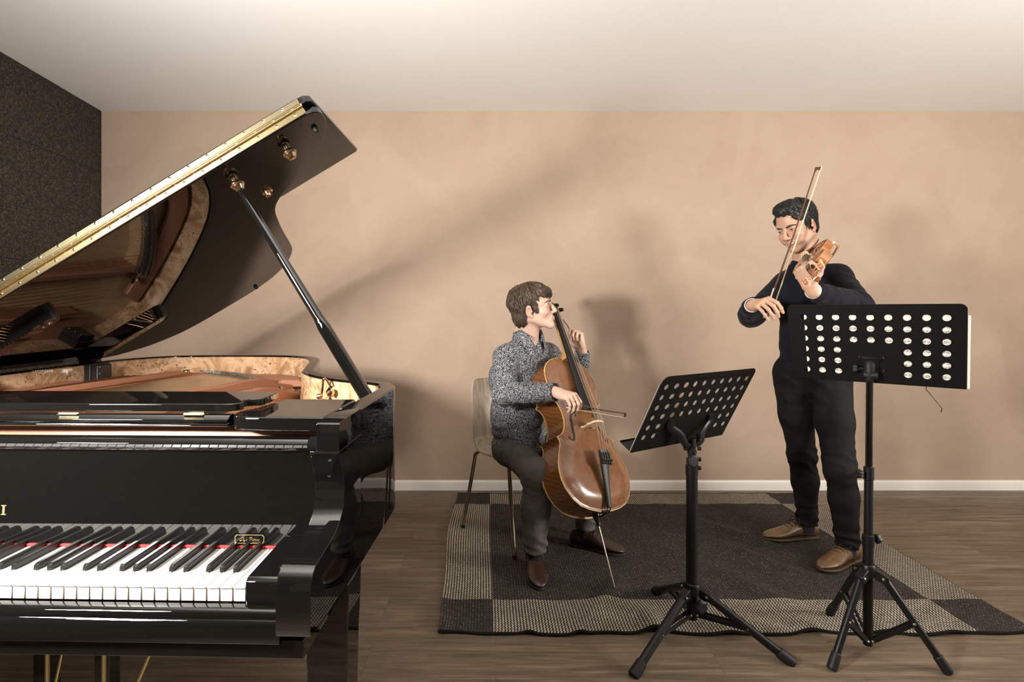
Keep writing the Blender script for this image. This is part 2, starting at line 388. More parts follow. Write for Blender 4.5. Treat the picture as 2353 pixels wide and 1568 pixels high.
for ch, adv in zip("Sly's Pianos", (1.0, .32, .52, .16, .42, .30, .92, .30, .54, .48, .48, .4)):
    if ch != ' ': strokes(mb, script[ch], x, -.0035, .0072, .00022, PLQ)
    x += adv*.0072
block = {'A': [[(0, 0), (.3, 1)], [(.3, 1), (.6, 0)], [(.12, .4), (.48, .4)]], 'U': [[(0, 1), (0, .2), (.25, 0), (.5, .2), (.5, 1)]], 'C': [[(.5, .85), (.25, 1), (0, .5), (.25, 0), (.5, .15)]], 'K': [[(0, 0), (0, 1)], [(.5, 1), (0, .45)], [(.1, .55), (.5, 0)]], 'L': [[(0, 1), (0, 0)], [(0, 0), (.42, 0)]], 'N': [[(0, 0), (0, 1)], [(0, 1), (.5, 0)], [(.5, 0), (.5, 1)]], 'D': [[(0, 0), (0, 1)], [(0, 1), (.45, .8), (.45, .2), (0, 0)]]}
x = .0065
for ch in 'AUCKLAND':
    strokes(mb, block[ch], x, -.0072, .0021, .00013, PLQ, 0); x += .0021*1.0
P_(mb, 'plate_lettering', gold, plq)
# key slip with its mouldings and the key bed under it
slip = [(-.006, .7035), (-.020, .7045), (-.0265, .7025), (-.0300, .6985), (-.0312, .694), (-.0312, .690), (-.0335, .688), (-.0365, .684), (-.0375, .679), (-.0375, .653), (-.036, .6505), (-.030, .650), (-.006, .650)]
P_(MB().prism(slip, UL-.075, .0755, lambda a, b, h: (h, a, b)), 'key_slip', black, bevel=.0008, smooth=50)
P_(MB().rbox((UL-.10, -.024, .619), (.112, .50, .651)), 'key_bed', black, bevel=.002)
P_(MB().rbox((UL-.12, .30, .640), (.12, .52, .672)).rbox((-1.3, .9, .655), (-.25, .96, .72)), 'under_frame', satin)
# top blocks beside the desk and the rail between them
def shelf(u0, u1, side):
    if side > 0: pl = [(u1, .145), (u1, .372), (u0+.015, .372), (u0-.002, .25), (u0-.018, .21), (u0-.017, .185), (u0-.010, .168), (u0+.004, .155), (u0+.03, .148), (u0+.07, .145)]
    else: pl = [(u0, .145), (u1-.07, .145), (u1-.03, .148), (u1-.004, .155), (u1+.010, .168), (u1+.017, .185), (u1+.018, .21), (u1+.002, .25), (u1-.015, .372), (u0, .372)]
    return MB().prism(pl, .9715, 1.0005)
P_(shelf(-.10, .088, 1), 'shelf_block', black, bevel=.004, seg=3)
P_(shelf(UL-.088, UL+.10, -1), 'shelf_block', black, bevel=.004, seg=3)
rail = [(.160, .9775), (.157, .980), (.158, .983), (.163, .985), (.157, .988), (.156, .992), (.163, .995), (.168, 1.0), (.185, 1.0), (.185, .9775)]
P_(MB().prism(rail, -1.105, -.117, lambda a, b, h: (h, a, b)), 'top_rail', black, smooth=50, bevel=.0006)
# folded music desk
_dr = [(-.135, .172), (-.118, .176), (-.106, .188), (-.104, .200), (-.112, .212), (-.117, .222), (-.113, .234), (-.104, .240), (-.088, .245), (-.084, .252), (-.086, .300), (-.092, .345)]
dp = _dr+[(UL-a, b) for a, b in _dr[::-1]]
desk = P_(MB().prism(dp, 1.0065, 1.0225), 'music_desk', black, bevel=.002)
for u in (-.705, -.395, -.26-.01):
    pass
for u in (-.995, -.727, -.46, -.193):
    P_(MB().rbox((u-.021, .162, 1.0002), (u+.021, .184, 1.0018)).cyl((u-.021, .168, 1.0024), (u+.021, .168, 1.0024), .0020, 8), 'desk_hinge', brass, desk)
for u in (-1.02, -.20):
    P_(MB().rbox((u-.02, .18, .985), (u+.02, .34, 1.007)), 'desk_slide', satin, desk)
# plate, strings and soundboard
spr = wood('spruce_soundboard', (.42, .26, .13), (.62, .42, .24), (14, 1, 1), .18, 2., .5)
P_(MB().prism([(p[0], max(p[1], .45)) for p in inner(.046)][8:-4], .855, .868), 'soundboard', spr)
plate = MB()
plate.prism([(.188, .915), (.191, .945), (.201, .969), (.208, .973), (.216, .970), (.220, .93), (.220, .915)], -1.30, .088, lambda a, b, h: (h, a, b))
plate.prism([(.085, .168), (.085, .42), (-.04, .52), (-.35, .57), (-.75, .60), (-1.31, .62), (-1.31, .168)], .915, .934)
pin_i = inner(.075)
band_o = inner(.070); band_i = inner(.175)
k0, k1 = 66, 96
rr = []
for (a, b), (c, d) in zip(band_o[k0:k1], band_i[k0:k1]):
    rr.append([(a, b, .895), (a+(c-a)*.15, b+(d-b)*.15, .915), (a+(c-a)*.8, b+(d-b)*.8, .918), (c, d, .905), (c, d, .885), (a, b, .885)])
plate.loft(rr)
plate.prism([(-1.31, .60), (-1.20, .60), (-1.19, 1.35), (-1.30, 1.30)], .885, .915)
plate_o = P_(plate, 'iron_plate', copper, bevel=.002)
def rib(p0, p1, prof, th):
    """plate strut: prof = (t along, z top)"""
    p0 = np.array(p0); p1 = np.array(p1); d = p1-p0; s = unit(np.array([-d[1], d[0]]))*th/2; rr = []
    for t, z in prof:
        c = p0+d*t; a = c-s; b = c+s; m = .25
        rr.append([(a[0], a[1], .875), (a[0], a[1], z-.004), (c[0]-s[0]*.6, c[1]-s[1]*.6, z), (c[0]+s[0]*.6, c[1]+s[1]*.6, z), (b[0], b[1], z-.004), (b[0], b[1], .875)])
    return MB().loft(rr)
P_(rib((-1.085, .36), (-.93, 1.46), [(0, .950), (.1, .966), (.5, .966), (.85, .963), (.95, .945), (1, .925)], .028), 'plate_strut', copper, plate_o)
P_(rib((-1.20, .50), (-1.17, 1.25), [(0, .945), (.1, .956), (.7, .956), (1, .925)], .024), 'plate_strut', copper, plate_o)
P_(rib((-.72, .36), (-.425, 1.22), [(0, .950), (.1, .962), (.45, .962), (.62, .958), (.74, .966), (.84, .962), (.90, .938), (1, .918)], .030), 'plate_strut', copper, plate_o)
P_(rib((-.43, .36), (-.335, 1.06), [(0, .950), (.15, .955), (.45, .962), (.68, .962), (.80, .950), (.90, .925), (1, .912)], .030), 'plate_strut', copper, plate_o)
P_(rib((-.17, .36), (-.16, .80), [(0, .945), (.15, .952), (.6, .950), (.85, .93), (1, .91)], .026), 'plate_strut', copper, plate_o)
P_(MB().prism(cr([(-.60, 1.05, 0), (-.40, 1.02, 0), (-.36, 1.12, 0), (-.44, 1.25, 0), (-.58, 1.2, 0)], 5, True) and [tuple(p[:2]) for p in cr([(-.60, 1.05, 0), (-.40, 1.00, 0), (-.375, 1.12, 0), (-.44, 1.25, 0), (-.58, 1.2, 0)], 5, True)], .885, .902), 'plate_web', copper, plate_o)
# bridge, hitch pins and strings
arc = cr([(-.50, 1.10, 0), (-.60, 1.25, 0), (-.72, 1.38, 0), (-.86, 1.47, 0), (-.96, 1.50, 0)], 12)
darkfelt = M('dark_felt', (.012, .011, .012), .9)
mb = MB(); mb.loft([[(p[0]+.02, p[1]-.065, .868), (p[0]+.02, p[1]-.065, .926), (p[0]+.008, p[1]-.035, .926), (p[0]+.008, p[1]-.035, .868)] for p in arc]); P_(mb, 'bridge', wood('bridge_maple', (.35, .2, .1), (.5, .32, .17)))
mb = MB(); mb.loft([[(p[0]+.006, p[1]-.028, .90), (p[0]+.006, p[1]-.028, .931), (p[0]-.006, p[1]+.012, .931), (p[0]-.006, p[1]+.012, .90)] for p in arc]); P_(mb, 'string_felt', darkfelt)
hit = MB(); wires = MB(); bwires = MB()
arc2 = cr([(-.47, 1.06, 0), (-.58, 1.235, 0), (-.71, 1.375, 0), (-.86, 1.47, 0), (-.965, 1.505, 0)], 30)
strg = M('steel_string', (.62, .53, .42), .3, 1.); cuw = M('copper_winding', (.62, .33, .17), .35, 1.)
for i in range(0, len(arc2), 1):
    p = arc2[i]; t = i/(len(arc2)-1)
    u0 = -.52-.50*t*1.0; 
    if i % 2 == 0:
        wires.tube([(u0, .26, .943), (p[0]+.014, p[1]-.06, .9335), (p[0], p[1], .9300)], .0009, 4, False)
    for q in (0, .022):
        hit.cyl((p[0]-.0*q, p[1]+q+(.006 if i % 2 else 0), .912), (p[0], p[1]+q+.004, .942), .0016, 5)
    for q in (-.062, -.040):
        if i % 2: hit.cyl((p[0]+.014, p[1]+q, .925), (p[0]+.012, p[1]+q-.003, .938), .0012, 5)
for i in range(34):
    t = i/33; wires.tube([(-.30+.36*t, .26, .942), (-.42+.38*t, 1.0-.52*t**.7, .932)], .0008, 4, False)
for i in range(16):
    t = i/15; bwires.tube([(-1.28+.16*t, .26, .950), (-1.16+.30*t, 1.28+.12*t, .944)], .0018, 5, False)
    bwires.tube([(-1.04+.02*t*15, .30, .94), (-.98+.016*t*15, 1.42+.02*math.sin(t*3), .938)], .0012, 4, False) if i < 0 else None
P_(hit, 'hitch_pins', steel); P_(wires, 'strings', strg, label='plain steel strings'); P_(bwires, 'bass_strings', cuw, label='copper wound bass strings')
mb = MB()
for i in range(70):
    for r_ in range(3): mb.cyl((-1.24+.0183*i, .225+.02*r_, .933), (-1.24+.0183*i, .222+.02*r_, .958), .0028, 6)
P_(mb, 'tuning_pins', steel)
# bolts on the plate
for u, v, h in ((-.985, 1.44, .035), (-.378, .92, .03), (-.368, .985, .03), (-.352, .845, .03), (-.395, 1.06, .03)):
    z = .90 if h < .034 else .918
    P_(MB().lathe([(.007, 0), (.007, h*.55), (.011, h*.6), (.017, h*.72), (.017, h*.92), (.012, h), (.001, h)] if h > .032 else [(.012, 0), (.012, .004), (.008, .006), (.008, h), (.004, h+.003), (.001, h+.003)], (u, v, z), (0, 0, 1), 16), 'plate_bolt', brass if h > .032 else chrome)
# prop-lock knob and hook on the burl
kx, ky, kz = -.098, .762, .962
nrm = unit((.55, -.84, 0))
kn = MB(); o_ = np.array((kx, ky, kz))-np.array((0, .002, 0))
kn.lathe([(.016, 0), (.017, .005), (.013, .010), (.008, .013), (.008, .022), (.012, .026), (.013, .034), (.008, .040), (.001, .041)], o_, (.1, -1, 0), 18)
P_(kn, 'lock_knob', brassd)
hk = MB(); a = o_+np.array((-.035, -.02, -.012))
hk.lathe([(.006, 0), (.009, .003), (.009, .012), (.006, .016), (.001, .016)], a+np.array((-.004, -.012, 0)), (1, 0, 0), 14)
hk.tube(cr([a+np.array((.006, 0, 0)), a+np.array((.010, 0, .030)), a+np.array((.013, 0, .052)), a+np.array((.022, 0, .050)), a+np.array((.034, 0, .030))], 6), [.004]*8+[.0045]*8+[.0035]*9, 8)
P_(hk, 'prop_hook', brassd)
# ---- lid: plane through the spine hinge
LA = math.radians(30.7); LU, LZ = -1.335, 1.015
def LD(w_, v, h=0.):  # w along the lid from the hinge, h above its under side
    return (LU+w_*math.cos(LA)-h*math.sin(LA), v, LZ+w_*math.sin(LA)+h*math.cos(LA))
lo_ = [(-.02, .512), (1.44, .515), (1.472, .53), (1.482, .56), (1.475, .607), (1.455, .654), (1.414, .719), (1.369, .765), (1.323, .80), (1.256, .845), (1.193, .887), (1.147, .928), (1.114, .975), (1.085, 1.045), (1.030, 1.21), (.973, 1.405), (.945, 1.482), (.907, 1.545), (.843, 1.622), (.74, 1.695), (.618, 1.732), (.48, 1.738), (.30, 1.732), (.18, 1.705), (.07, 1.62), (.0, 1.49), (-.02, 1.38)]
_pt = cr([(a, b, 0) for a, b in lo_[1:]], 4)
lidp = [(-.02, .512)]+[(p[0], p[1]) for p in _pt]
lid = P_(MB().prism(lidp, 0, .0205, LD), 'lid', lidblack, bevel=.0025, smooth=40)
flap = P_(MB().prism([(-.02, .492), (1.44, .494), (1.468, .498), (1.482, .515), (1.482, .948), (1.474, .960), (-.02, .960)], .0215, .0425, LD), 'lid_flap', lidblack, lid, bevel=.003, smooth=40)
# long brass hinge: one leaf on the front edge of the flap, the other on the lid's edge
hg = MB()
hg.prism([(.02, .507), (1.452, .507), (1.452, .511), (.02, .511)], .002, .0195, LD)
hg.prism([(.02, .4885), (1.452, .4885), (1.452, .4915), (.02, .4915)], .0225, .0362, LD)
hg.prism([(.02, .4890), (1.452, .4890), (1.452, .511), (.02, .511)], .0195, .0222, LD)
hinge = P_(hg, 'piano_hinge', brass, lid, bevel=.0004, seg=1)
pn = MB()
for i in range(24): pn.cyl(LD(.03+.0595*i, .499, .0208), LD(.03+.0595*i+.056, .499, .0208), .0042, 8)
P_(pn, 'hinge_pin', brass, hinge)
sc1 = MB()
for i in range(24):
    sc1.lathe([(.0042, 0), (.004, .0008), (.002, .0016), (.0002, .0017)], LD(.055+.0595*i, .507, .0105), (0, -1, 0), 10)
    sc1.lathe([(.0042, 0), (.004, .0008), (.002, .0016), (.0002, .0017)], LD(.035+.0595*i, .4885, .0315), (0, -1, 0), 10)
P_(sc1, 'hinge_screws', brassd, hinge)
ln = (math.sin(LA), 0, -math.cos(LA))   # out of the under side
def cup(w_, v): return MB().lathe([(.013, 0), (.0125, .010), (.0175, .012), (.0205, .017), (.0205, .021), (.0180, .023), (.0180, .026), (.0115, .036), (.0080, .037), (.0065, .030), (.001, .030)], LD(w_, v, 0), ln, 24)
P_(cup(1.335, .616), 'prop_cup', brassd, lid, smooth=25)
P_(cup(1.155, .616), 'prop_cup', brassd, lid, smooth=25)
lk_ = MB().lathe([(.018, 0), (.018, .004), (.012, .006), (.001, .006)], LD(1.168, .805, 0), ln, 20)
lk_.tube([LD(1.158, .805, -.004), LD(1.158, .805, -.018), LD(1.178, .805, -.018), LD(1.178, .805, -.004)], .0028, 8)
lk_.tube([LD(1.168, .79, -.004), LD(1.168, .79, -.014), LD(1.168, .815, -.014), LD(1.168, .815, -.004)], .0028, 8)
P_(lk_, 'lid_catch', brassd, lid)
for w_, v in ((1.437, .607), (.633, 1.689), (.93, 1.36)):
    P_(MB().lathe([(.009, 0), (.009, .006), (.006, .012), (.001, .013)], LD(w_, v, 0), ln, 14), 'lid_buffer', rubber, lid)
for v in (.74, 1.285):
    b = MB(); r_ = []
    for w_, hw, hh in ((.0, .026, .030), (.36, .024, .030), (.385, .022, .030), (.398, .014, .030), (.402, .004, .030)):
        r_.append([LD(w_, v-hw, 0), LD(w_, v-hw, -hh+.004), LD(w_, v-hw+min(.004, hw*.5), -hh), LD(w_, v+hw-min(.004, hw*.5), -hh), LD(w_, v+hw, -hh+.004), LD(w_, v+hw, 0)])
    b.loft(r_); arm_ = P_(b, 'hinge_arm', black, lid, smooth=30)
    P_(MB().lathe([(.007, 0), (.007, .002), (.001, .003)], LD(.37, v, -.030), ln, 12).lathe([(.004, 0), (.004, .002), (.001, .003)], LD(.345, v, -.030), ln, 12), 'hinge_bolt', steel, arm_)
    for q in (-.02, .02):
        P_(MB().cyl(LD(.005, v+q-.006, -.012), LD(.005, v+q+.006, -.012), .009, 10), 'hinge_knuckle', satin, arm_)
# slow-close box on the inner rim under the lid arms
for v in (.74, 1.285):
    bx = MB().rbox((-1.288, v-.055, .80), (-1.262, v+.055, .998)); bx.rbox((-1.262, v-.05, .80), (-1.235, v+.03, .992))
    P_(bx, 'hinge_box', satin, bevel=.002)
    s_ = MB()
    for i in range(4): s_.lathe([(.003, 0), (.002, .002), (.0002, .002)], (-1.234, v-.04, .985-.028*i), (1, 0, 0), 8)
    P_(s_, 'box_screws', steel)
# ---- prop stick
B0 = np.array((.066, .575, .965)); B1 = np.array(LD(1.155, .616, -.030)); ax = unit(B1-B0)
B2 = B1+ax*.0
side = unit(np.cross(ax, (0, 1, 0))); dep = np.cross(side, ax)
L_ = np.linalg.norm(B1-B0); ps = MB(); rr = []
def sect(t, a, b, rd):
    c = B0+(B1-B0)*t; o = []
    for j in range(16):
        q = 2*PI*(j+.5)/16; ca, sa = math.cos(q), math.sin(q); e = rd
        x_ = a*np.sign(ca)*abs(ca)**e; y_ = b*np.sign(sa)*abs(sa)**e
        o.append(c+side*x_+dep*y_)
    return o
for t, a, b, e in ((0, .017, .016, .3), (.30, .0165, .0155, .3), (.335, .0165, .0155, .35), (.36, .0150, .0145, .6), (.385, .0142, .0142, 1), (.5, .0138, .0138, 1), (.8, .0115, .0115, 1), (.97, .0095, .0095, 1), (1.0, .008, .008, 1)): rr.append(sect(t, a, b, e))
ps.loft(rr); prop = P_(ps, 'prop_stick', black, smooth=40)
sl = MB(); q0 = B0+(B1-B0)*.02+side*.0; nn = unit(-dep*.0+side) 
for s_ in (1,):
    sl.tube([B0+(B1-B0)*.02+side*.0168, B0+(B1-B0)*.285+side*.0165], .0034, 8)
P_(sl, 'prop_slot', darkfelt, prop)
P_(MB().cyl(B0+np.array((-.03, 0, .0)), B0+np.array((.03, 0, 0)), .006).rbox(tuple(B0+np.array((-.028, -.03, -.03))), tuple(B0+np.array((.024, .03, -.012)))), 'prop_pivot', brassd, prop)
# ---- legs and lyre
def leg(u, v):
    mb = MB(); rr = []
    for z, a in ((.655, .047), (.60, .046), (.52, .043), (.10, .036), (.075, .036), (.07, .030), (.055, .030)):
        rr.append([(u-a, v-a, z), (u+a, v-a, z), (u+a, v+a, z), (u-a, v+a, z)])
    return mb.loft(rr)
for u, v in ((.088, .205), (UL-.088, .205), (-.85, 1.45)):
    lg = P_(leg(u, v), 'leg', black, bevel=.003)
    P_(MB().cyl((u-.012, v+.01, .026), (u+.012, v+.01, .026), .026, 18).rbox((u-.02, v-.02, .03), (u+.02, v+.02, .058)), 'caster', brassd, lg)
lyre = P_(MB().rbox((-.80, .30, .10), (-.40, .42, .15)), 'lyre_box', black, bevel=.004)
for u in (-.672, -.520):
    mbx = MB(); mbx.rbox((u-.018, .335, .15), (u+.018, .375, .64)); mbx.rbox((u-.030, .352, .15), (u-.018, .372, .64)); P_(mbx, 'lyre_post', black, lyre, bevel=.003)
for u in (-.632, -.495): P_(MB().cyl((u, .31, .14), (u, .31, .645), .0052, 10), 'pedal_rod', brass, lyre)
for (a, b) in (((-.672, .33, .12), (-.572, .35, .64)), ((-.505, .31, .12), (-.285, .31, .64))): P_(MB().cyl(a, b, .0052, 10), 'lyre_brace', brass, lyre)
for u in (-.63, -.56, -.49):
    P_(MB().loft([[(u-.012, v, z), (u+.012, v, z), (u+.012, v, z+.006), (u-.012, v, z+.006)] for v, z in ((.31, .112), (.22, .108), (.17, .098))]), 'pedal', brass, lyre, bevel=.002)
# ------------------------------------------------------------------ rug
rugm = M('woven_rug', (.1, .09, .07), .95, spec=.1); nt = rugm.node_tree
uvn = nd(nt, 'ShaderNodeUVMap'); _s = nd(nt, 'ShaderNodeSeparateXYZ', {0: uvn.outputs[0]}); ux, uy = _s.outputs[0], _s.outputs[1]
RW, RD = 2.27, 1.545
# warp and weft cells
px_, py_ = .0122, .0078
row = mth(nt, 'FLOOR', mth(nt, 'DIVIDE', uy, py_))
odd = mth(nt, 'MULTIPLY', mth(nt, 'FRACT', mth(nt, 'MULTIPLY', row, .5)), 1.0)
fx = mth(nt, 'ABSOLUTE', mth(nt, 'SUBTRACT', mth(nt, 'FRACT', mth(nt, 'ADD', mth(nt, 'DIVIDE', ux, px_), mth(nt, 'MULTIPLY', odd, .36))), .5))
fy = mth(nt, 'ABSOLUTE', mth(nt, 'SUBTRACT', mth(nt, 'FRACT', mth(nt, 'DIVIDE', uy, py_)), .5))
cell = nd(nt, 'ShaderNodeTexWhiteNoise', {'Vector': nd(nt, 'ShaderNodeCombineXYZ', {0: mth(nt, 'FLOOR', mth(nt, 'DIVIDE', ux, px_)), 1: row, 2: 0.}).outputs[0]}).outputs[0]
sx_ = nd(nt, 'ShaderNodeMapRange', {0: fx, 1: .24, 2: .33, 3: 1., 4: 0.}).outputs[0]
sy_ = nd(nt, 'ShaderNodeMapRange', {0: fy, 1: .27, 2: .40, 3: 1., 4: 0.}).outputs[0]
stitch = mth(nt, 'MULTIPLY', sx_, sy_)
inx = mth(nt, 'MULTIPLY', mth(nt, 'GREATER_THAN', ux, .222), mth(nt, 'LESS_THAN', ux, RW-.222))
iny = mth(nt, 'MULTIPLY', mth(nt, 'GREATER_THAN', uy, .232), mth(nt, 'LESS_THAN', uy, RD-.20))
lightband = mth(nt, 'ABSOLUTE', mth(nt, 'SUBTRACT', inx, iny))
nz = noi(nt, uvn.outputs[0], 60., 3)
thread_l = ramp(nt, cell, [(0, (.40, .345, .265)), (.5, (.52, .46, .36)), (1, (.60, .53, .42))])
thread_d = ramp(nt, cell, [(0, (.050, .043, .036)), (.6, (.075, .066, .056)), (.92, (.105, .092, .077)), (1, (.16, .14, .118))])
th = mix(nt, lightband, thread_d, thread_l)
base = mix(nt, nz, (.014, .012, .011), (.040, .034, .029))
lk(rugm, mix(nt, stitch, base, th), 'Base Color'); bump(rugm, stitch, .7, .003)
edge_m = M('rug_binding', (.010, .009, .009), .95, spec=.1)
def rug_z(u, v):
    z = .010
    g = lambda cx, cy, sx, sy, a, h: h*math.exp(-(((u-cx)*math.cos(a)+(v-cy)*math.sin(a))/sx)**2-((-(u-cx)*math.sin(a)+(v-cy)*math.cos(a))/sy)**2)
    z += g(.70, .24, .05, .16, -.55, .022)+g(.84, .05, .05, .10, -.2, .026)+g(.78, .12, .10, .05, .3, .010)
    z += g(.36, .0, .03, .05, 0, .012)+g(.55, .0, .03, .06, 0, .012)+g(1.12, .0, .05, .06, 0, .010)+g(1.42, .02, .05, .08, -.3, .013)+g(1.72, .0, .04, .06, 0, .010)+g(1.95, .0, .05, .06, 0, .008)
    z += g(1.62, .80, .035, .40, .62, .020)+g(1.50, .66, .03, .34, .65, .012)+g(1.86, .98, .04, .22, .6, .020)+g(1.2, .55, .04, .30, .5, .007)+g(1.35, .38, .04, .3, .55, .008)
    z += g(.0, .12, .03, .12, 0, .016)+g(.01, .9, .03, .3, 0, .006)
    z += .0016*math.sin(u*31+v*9)+.0014*math.sin(v*37-u*6)
    return max(z, .007)
def rug_xy(u, v):
    x = -.235-.030*v/RD+u*(1+.0*v); y = 2.005+v
    x += .012*math.sin(v*5)*math.exp(-u*6)+.018*math.exp(-((v-.05)/.12)**2)*math.exp(-u*9)
    y += .006*math.sin(u*9+.7)*math.exp(-v*6)+.004*math.sin(u*23)*math.exp(-v*9)+.004*math.sin(u*11)*math.exp(-(RD-v)*6)
    return x, y
def rug_h(x, y):  # height of the rug's top at a world point
    return rug_z(min(max(x+.25, 0), RW), min(max(y-2.005, 0), RD))+.001
nu, nv = 227, 155; me = bpy.data.meshes.new('rug'); vs = []; uv = []; fs = []
for t in (1, 0):
    for j in range(nv+1):
        for i in range(nu+1):
            u, v = RW*i/nu, RD*j/nv; x, y = rug_xy(u, v); vs.append((x, y, rug_z(u, v)-(0 if t else .0065))); uv.append((u, v))
N1 = (nu+1)*(nv+1); idx = lambda i, j, t: (0 if t else N1)+j*(nu+1)+i
mi = []
for j in range(nv):
    for i in range(nu):
        fs.append((idx(i, j, 1), idx(i+1, j, 1), idx(i+1, j+1, 1), idx(i, j+1, 1))); mi.append(1 if j < 1 or j == nv-1 else 0)
        fs.append((idx(i, j, 0), idx(i, j+1, 0), idx(i+1, j+1, 0), idx(i+1, j, 0))); mi.append(1)
for i in range(nu):
    fs.append((idx(i, 0, 0), idx(i+1, 0, 0), idx(i+1, 0, 1), idx(i, 0, 1))); fs.append((idx(i, nv, 1), idx(i+1, nv, 1), idx(i+1, nv, 0), idx(i, nv, 0))); mi += [1, 1]
for j in range(nv):
    fs.append((idx(0, j, 1), idx(0, j+1, 1), idx(0, j+1, 0), idx(0, j, 0))); fs.append((idx(nu, j, 0), idx(nu, j+1, 0), idx(nu, j+1, 1), idx(nu, j, 1))); mi += [1, 1]
me.from_pydata(vs, [], fs); me.materials.append(rugm); me.materials.append(edge_m); me.polygons.foreach_set('material_index', mi)
ul = me.uv_layers.new(name='UVMap'); li = np.zeros(len(me.loops), np.int32); me.loops.foreach_get('vertex_index', li); ul.data.foreach_set('uv', np.array(uv, np.float32)[li].ravel())
me.polygons.foreach_set('use_smooth', [True]*len(fs)); me.set_sharp_from_angle(angle=math.radians(60)); me.update()
rug = bpy.data.objects.new('rug', me); COL.objects.link(rug)
props(rug, 'dark woven rug with cream bordered squares lying on the plank floor', 'rug')

# ------------------------------------------------------------------ chair
CF = np.array((.58, -.8146, 0)); CL = np.array((.8146, .58, 0)); CC = np.array((.142, 2.930, 0))
ply = M('limed_oak_ply', (.5, .42, .32), .45); nt = ply.node_tree
_v = coords(nt, (9, 9, 1.2)); _g = noi(nt, _v, 2.4, 6, .6, 2.5)
lk(ply, ramp(nt, _g, [(.30, (.27, .215, .15)), (.5, (.40, .335, .25)), (.70, (.52, .455, .36))]), 'Base Color')
plyedge = M('ply_edge', (.55, .47, .37), .5)
def C_(f, l, z): return CC+CF*f+CL*l+np.array((0, 0, z))
chair = root('stacking_chair', 'pale oak plywood chair with metal legs under the seated cellist', 'chair', CC)
prof = cr([(.215, .438, .195), (.19, .452, .203), (.10, .458, .210), (-.06, .448, .210), (-.135, .450, .208), (-.175, .475, .204), (-.197, .53, .200), (-.210, .62, .198), (-.228, .75, .192), (-.237, .815, .180), (-.239, .832, .160)], 5)
mb = MB(); top = []; bot = []
def shell_pt(f, z, w, s, off, nx, nz):
    l = s*w; dish = .022*(1-s*s) if z > .5 else .010*(1-s*s); dish *= min(1, abs(z-.45)/.1+.5)
    l *= .94
    return C_(f+nx*off-(dish if z > .5 else 0), l, z+nz*off-(dish if z <= .5 else 0))
rings = []
for i, p in enumerate(prof):
    a = prof[max(i-1, 0)]; b = prof[min(i+1, len(prof)-1)]; t = unit((b-a)[:2]); nx, nz = t[1], -t[0]
    ss = np.linspace(-1, 1, 15)
    rings.append([shell_pt(p[0], p[1], p[2], s, .0055, nx, nz) for s in ss]+[shell_pt(p[0], p[1], p[2], s, -.0055, nx, nz) for s in ss[::-1]])
mb.loft(rings)
mb.build('seat_shell', [ply], chair, smooth=50, bevel=.002, sub=0)
legm = M('leg_metal', (.42, .37, .31), .22, 1.0)
for side in (-1, 1):
    for fr in (1, -1):
        foot = C_(fr*.238, side*.232, rug_h(*C_(fr*.238, side*.232, 0)[:2])); kneep = C_(.128 if fr > 0 else -.205, side*(.185 if fr > 0 else .168), .422)
        pts = [foot, foot*.5+kneep*.5+np.array((0, 0, .0))]+[kneep-np.array((0, 0, .03))]
        p2 = C_(.085 if fr > 0 else -.165, side*.155, .436); p3 = C_(.01 if fr > 0 else -.04, side*.138, .434)
        path = [foot+np.array((0, 0, .004))]+cr([foot*.25+kneep*.75, kneep*.92+foot*.08, kneep+np.array((0, 0, -.006)), p2, p3], 5)
        MB().tube(path, .0105, 12).build('leg', legm, chair)
        f_ = MB().cyl(foot, foot+unit(path[1]-foot)*.016, .0118, 12); f_.build('leg_glide', rubber, chair)
for f in (-.10, .10):
    MB().tube([C_(f, -.16, .434), C_(f, .16, .434)], .009, 10).build('cross_bar', satin, chair)

# ------------------------------------------------------------------ music stands
def perforated(mb, f, W, H, cols, rows, dia, x0, y0, dx, dy, skip, th, cr_, mi=0):
    """desk plate in (x, y) with round holes; f(x, y, h)"""
    xs = [x0+dx*(i-.5) for i in range(cols+1)]; ys = [y0+dy*(j-.5) for j in range(rows+1)]; n = 20
    def face(p):
        a = [f(x, y, 0) for x, y in p]; b = [f(x, y, th) for x, y in p]
        k = len(mb.v); mb.add(a+b, [tuple(range(len(p)))[::-1], tuple(range(len(p), 2*len(p)))], mi)
    for i in range(cols):
        for j in range(rows):
            c = [(xs[i], ys[j]), (xs[i+1], ys[j]), (xs[i+1], ys[j+1]), (xs[i], ys[j+1])]
            if (i, j) in skip: face(c); continue
            cx, cy = (xs[i]+xs[i+1])/2, (ys[j]+ys[j+1])/2; r = dia/2
            cir = [(cx+r*math.cos(-3*PI/4+2*PI*k/n), cy+r*math.sin(-3*PI/4+2*PI*k/n)) for k in range(n)]
            for q in range(4):
                arc_ = [cir[(q*n//4+k) % n] for k in range(n//4+1)]
                face([c[q], c[(q+1) % 4]]+arc_[::-1])
            mb.loft([[f(x, y, 0) for x, y in cir], [f(x, y, th) for x, y in cir]], True, False, mi)
    X0, X1, Y0, Y1 = xs[0], xs[-1], ys[0], ys[-1]
    face([(0, Y0), (X0, Y0), (X0, Y1), (0, Y1)]); face([(X1, Y0), (W, Y0), (W, Y1), (X1, Y1)])
    face([(0, 0), (W, 0), (W, Y0), (X1, Y0), (X0, Y0), (0, Y0)])
    ar = [(W-cr_+cr_*math.cos(a), H-cr_+cr_*math.sin(a)) for a in np.linspace(0, PI/2, 7)]; al = [(cr_-cr_*math.sin(a), H-cr_+cr_*math.cos(a)) for a in np.linspace(0, PI/2, 7)]
    face([(0, Y1), (X0, Y1), (X1, Y1), (W, Y1)]+ar+al)
    per = [(0, 0), (W, 0)]+ar+al
    mb.loft([[f(x, y, 0) for x, y in per], [f(x, y, th) for x, y in per]], True, False, mi)
    return mb
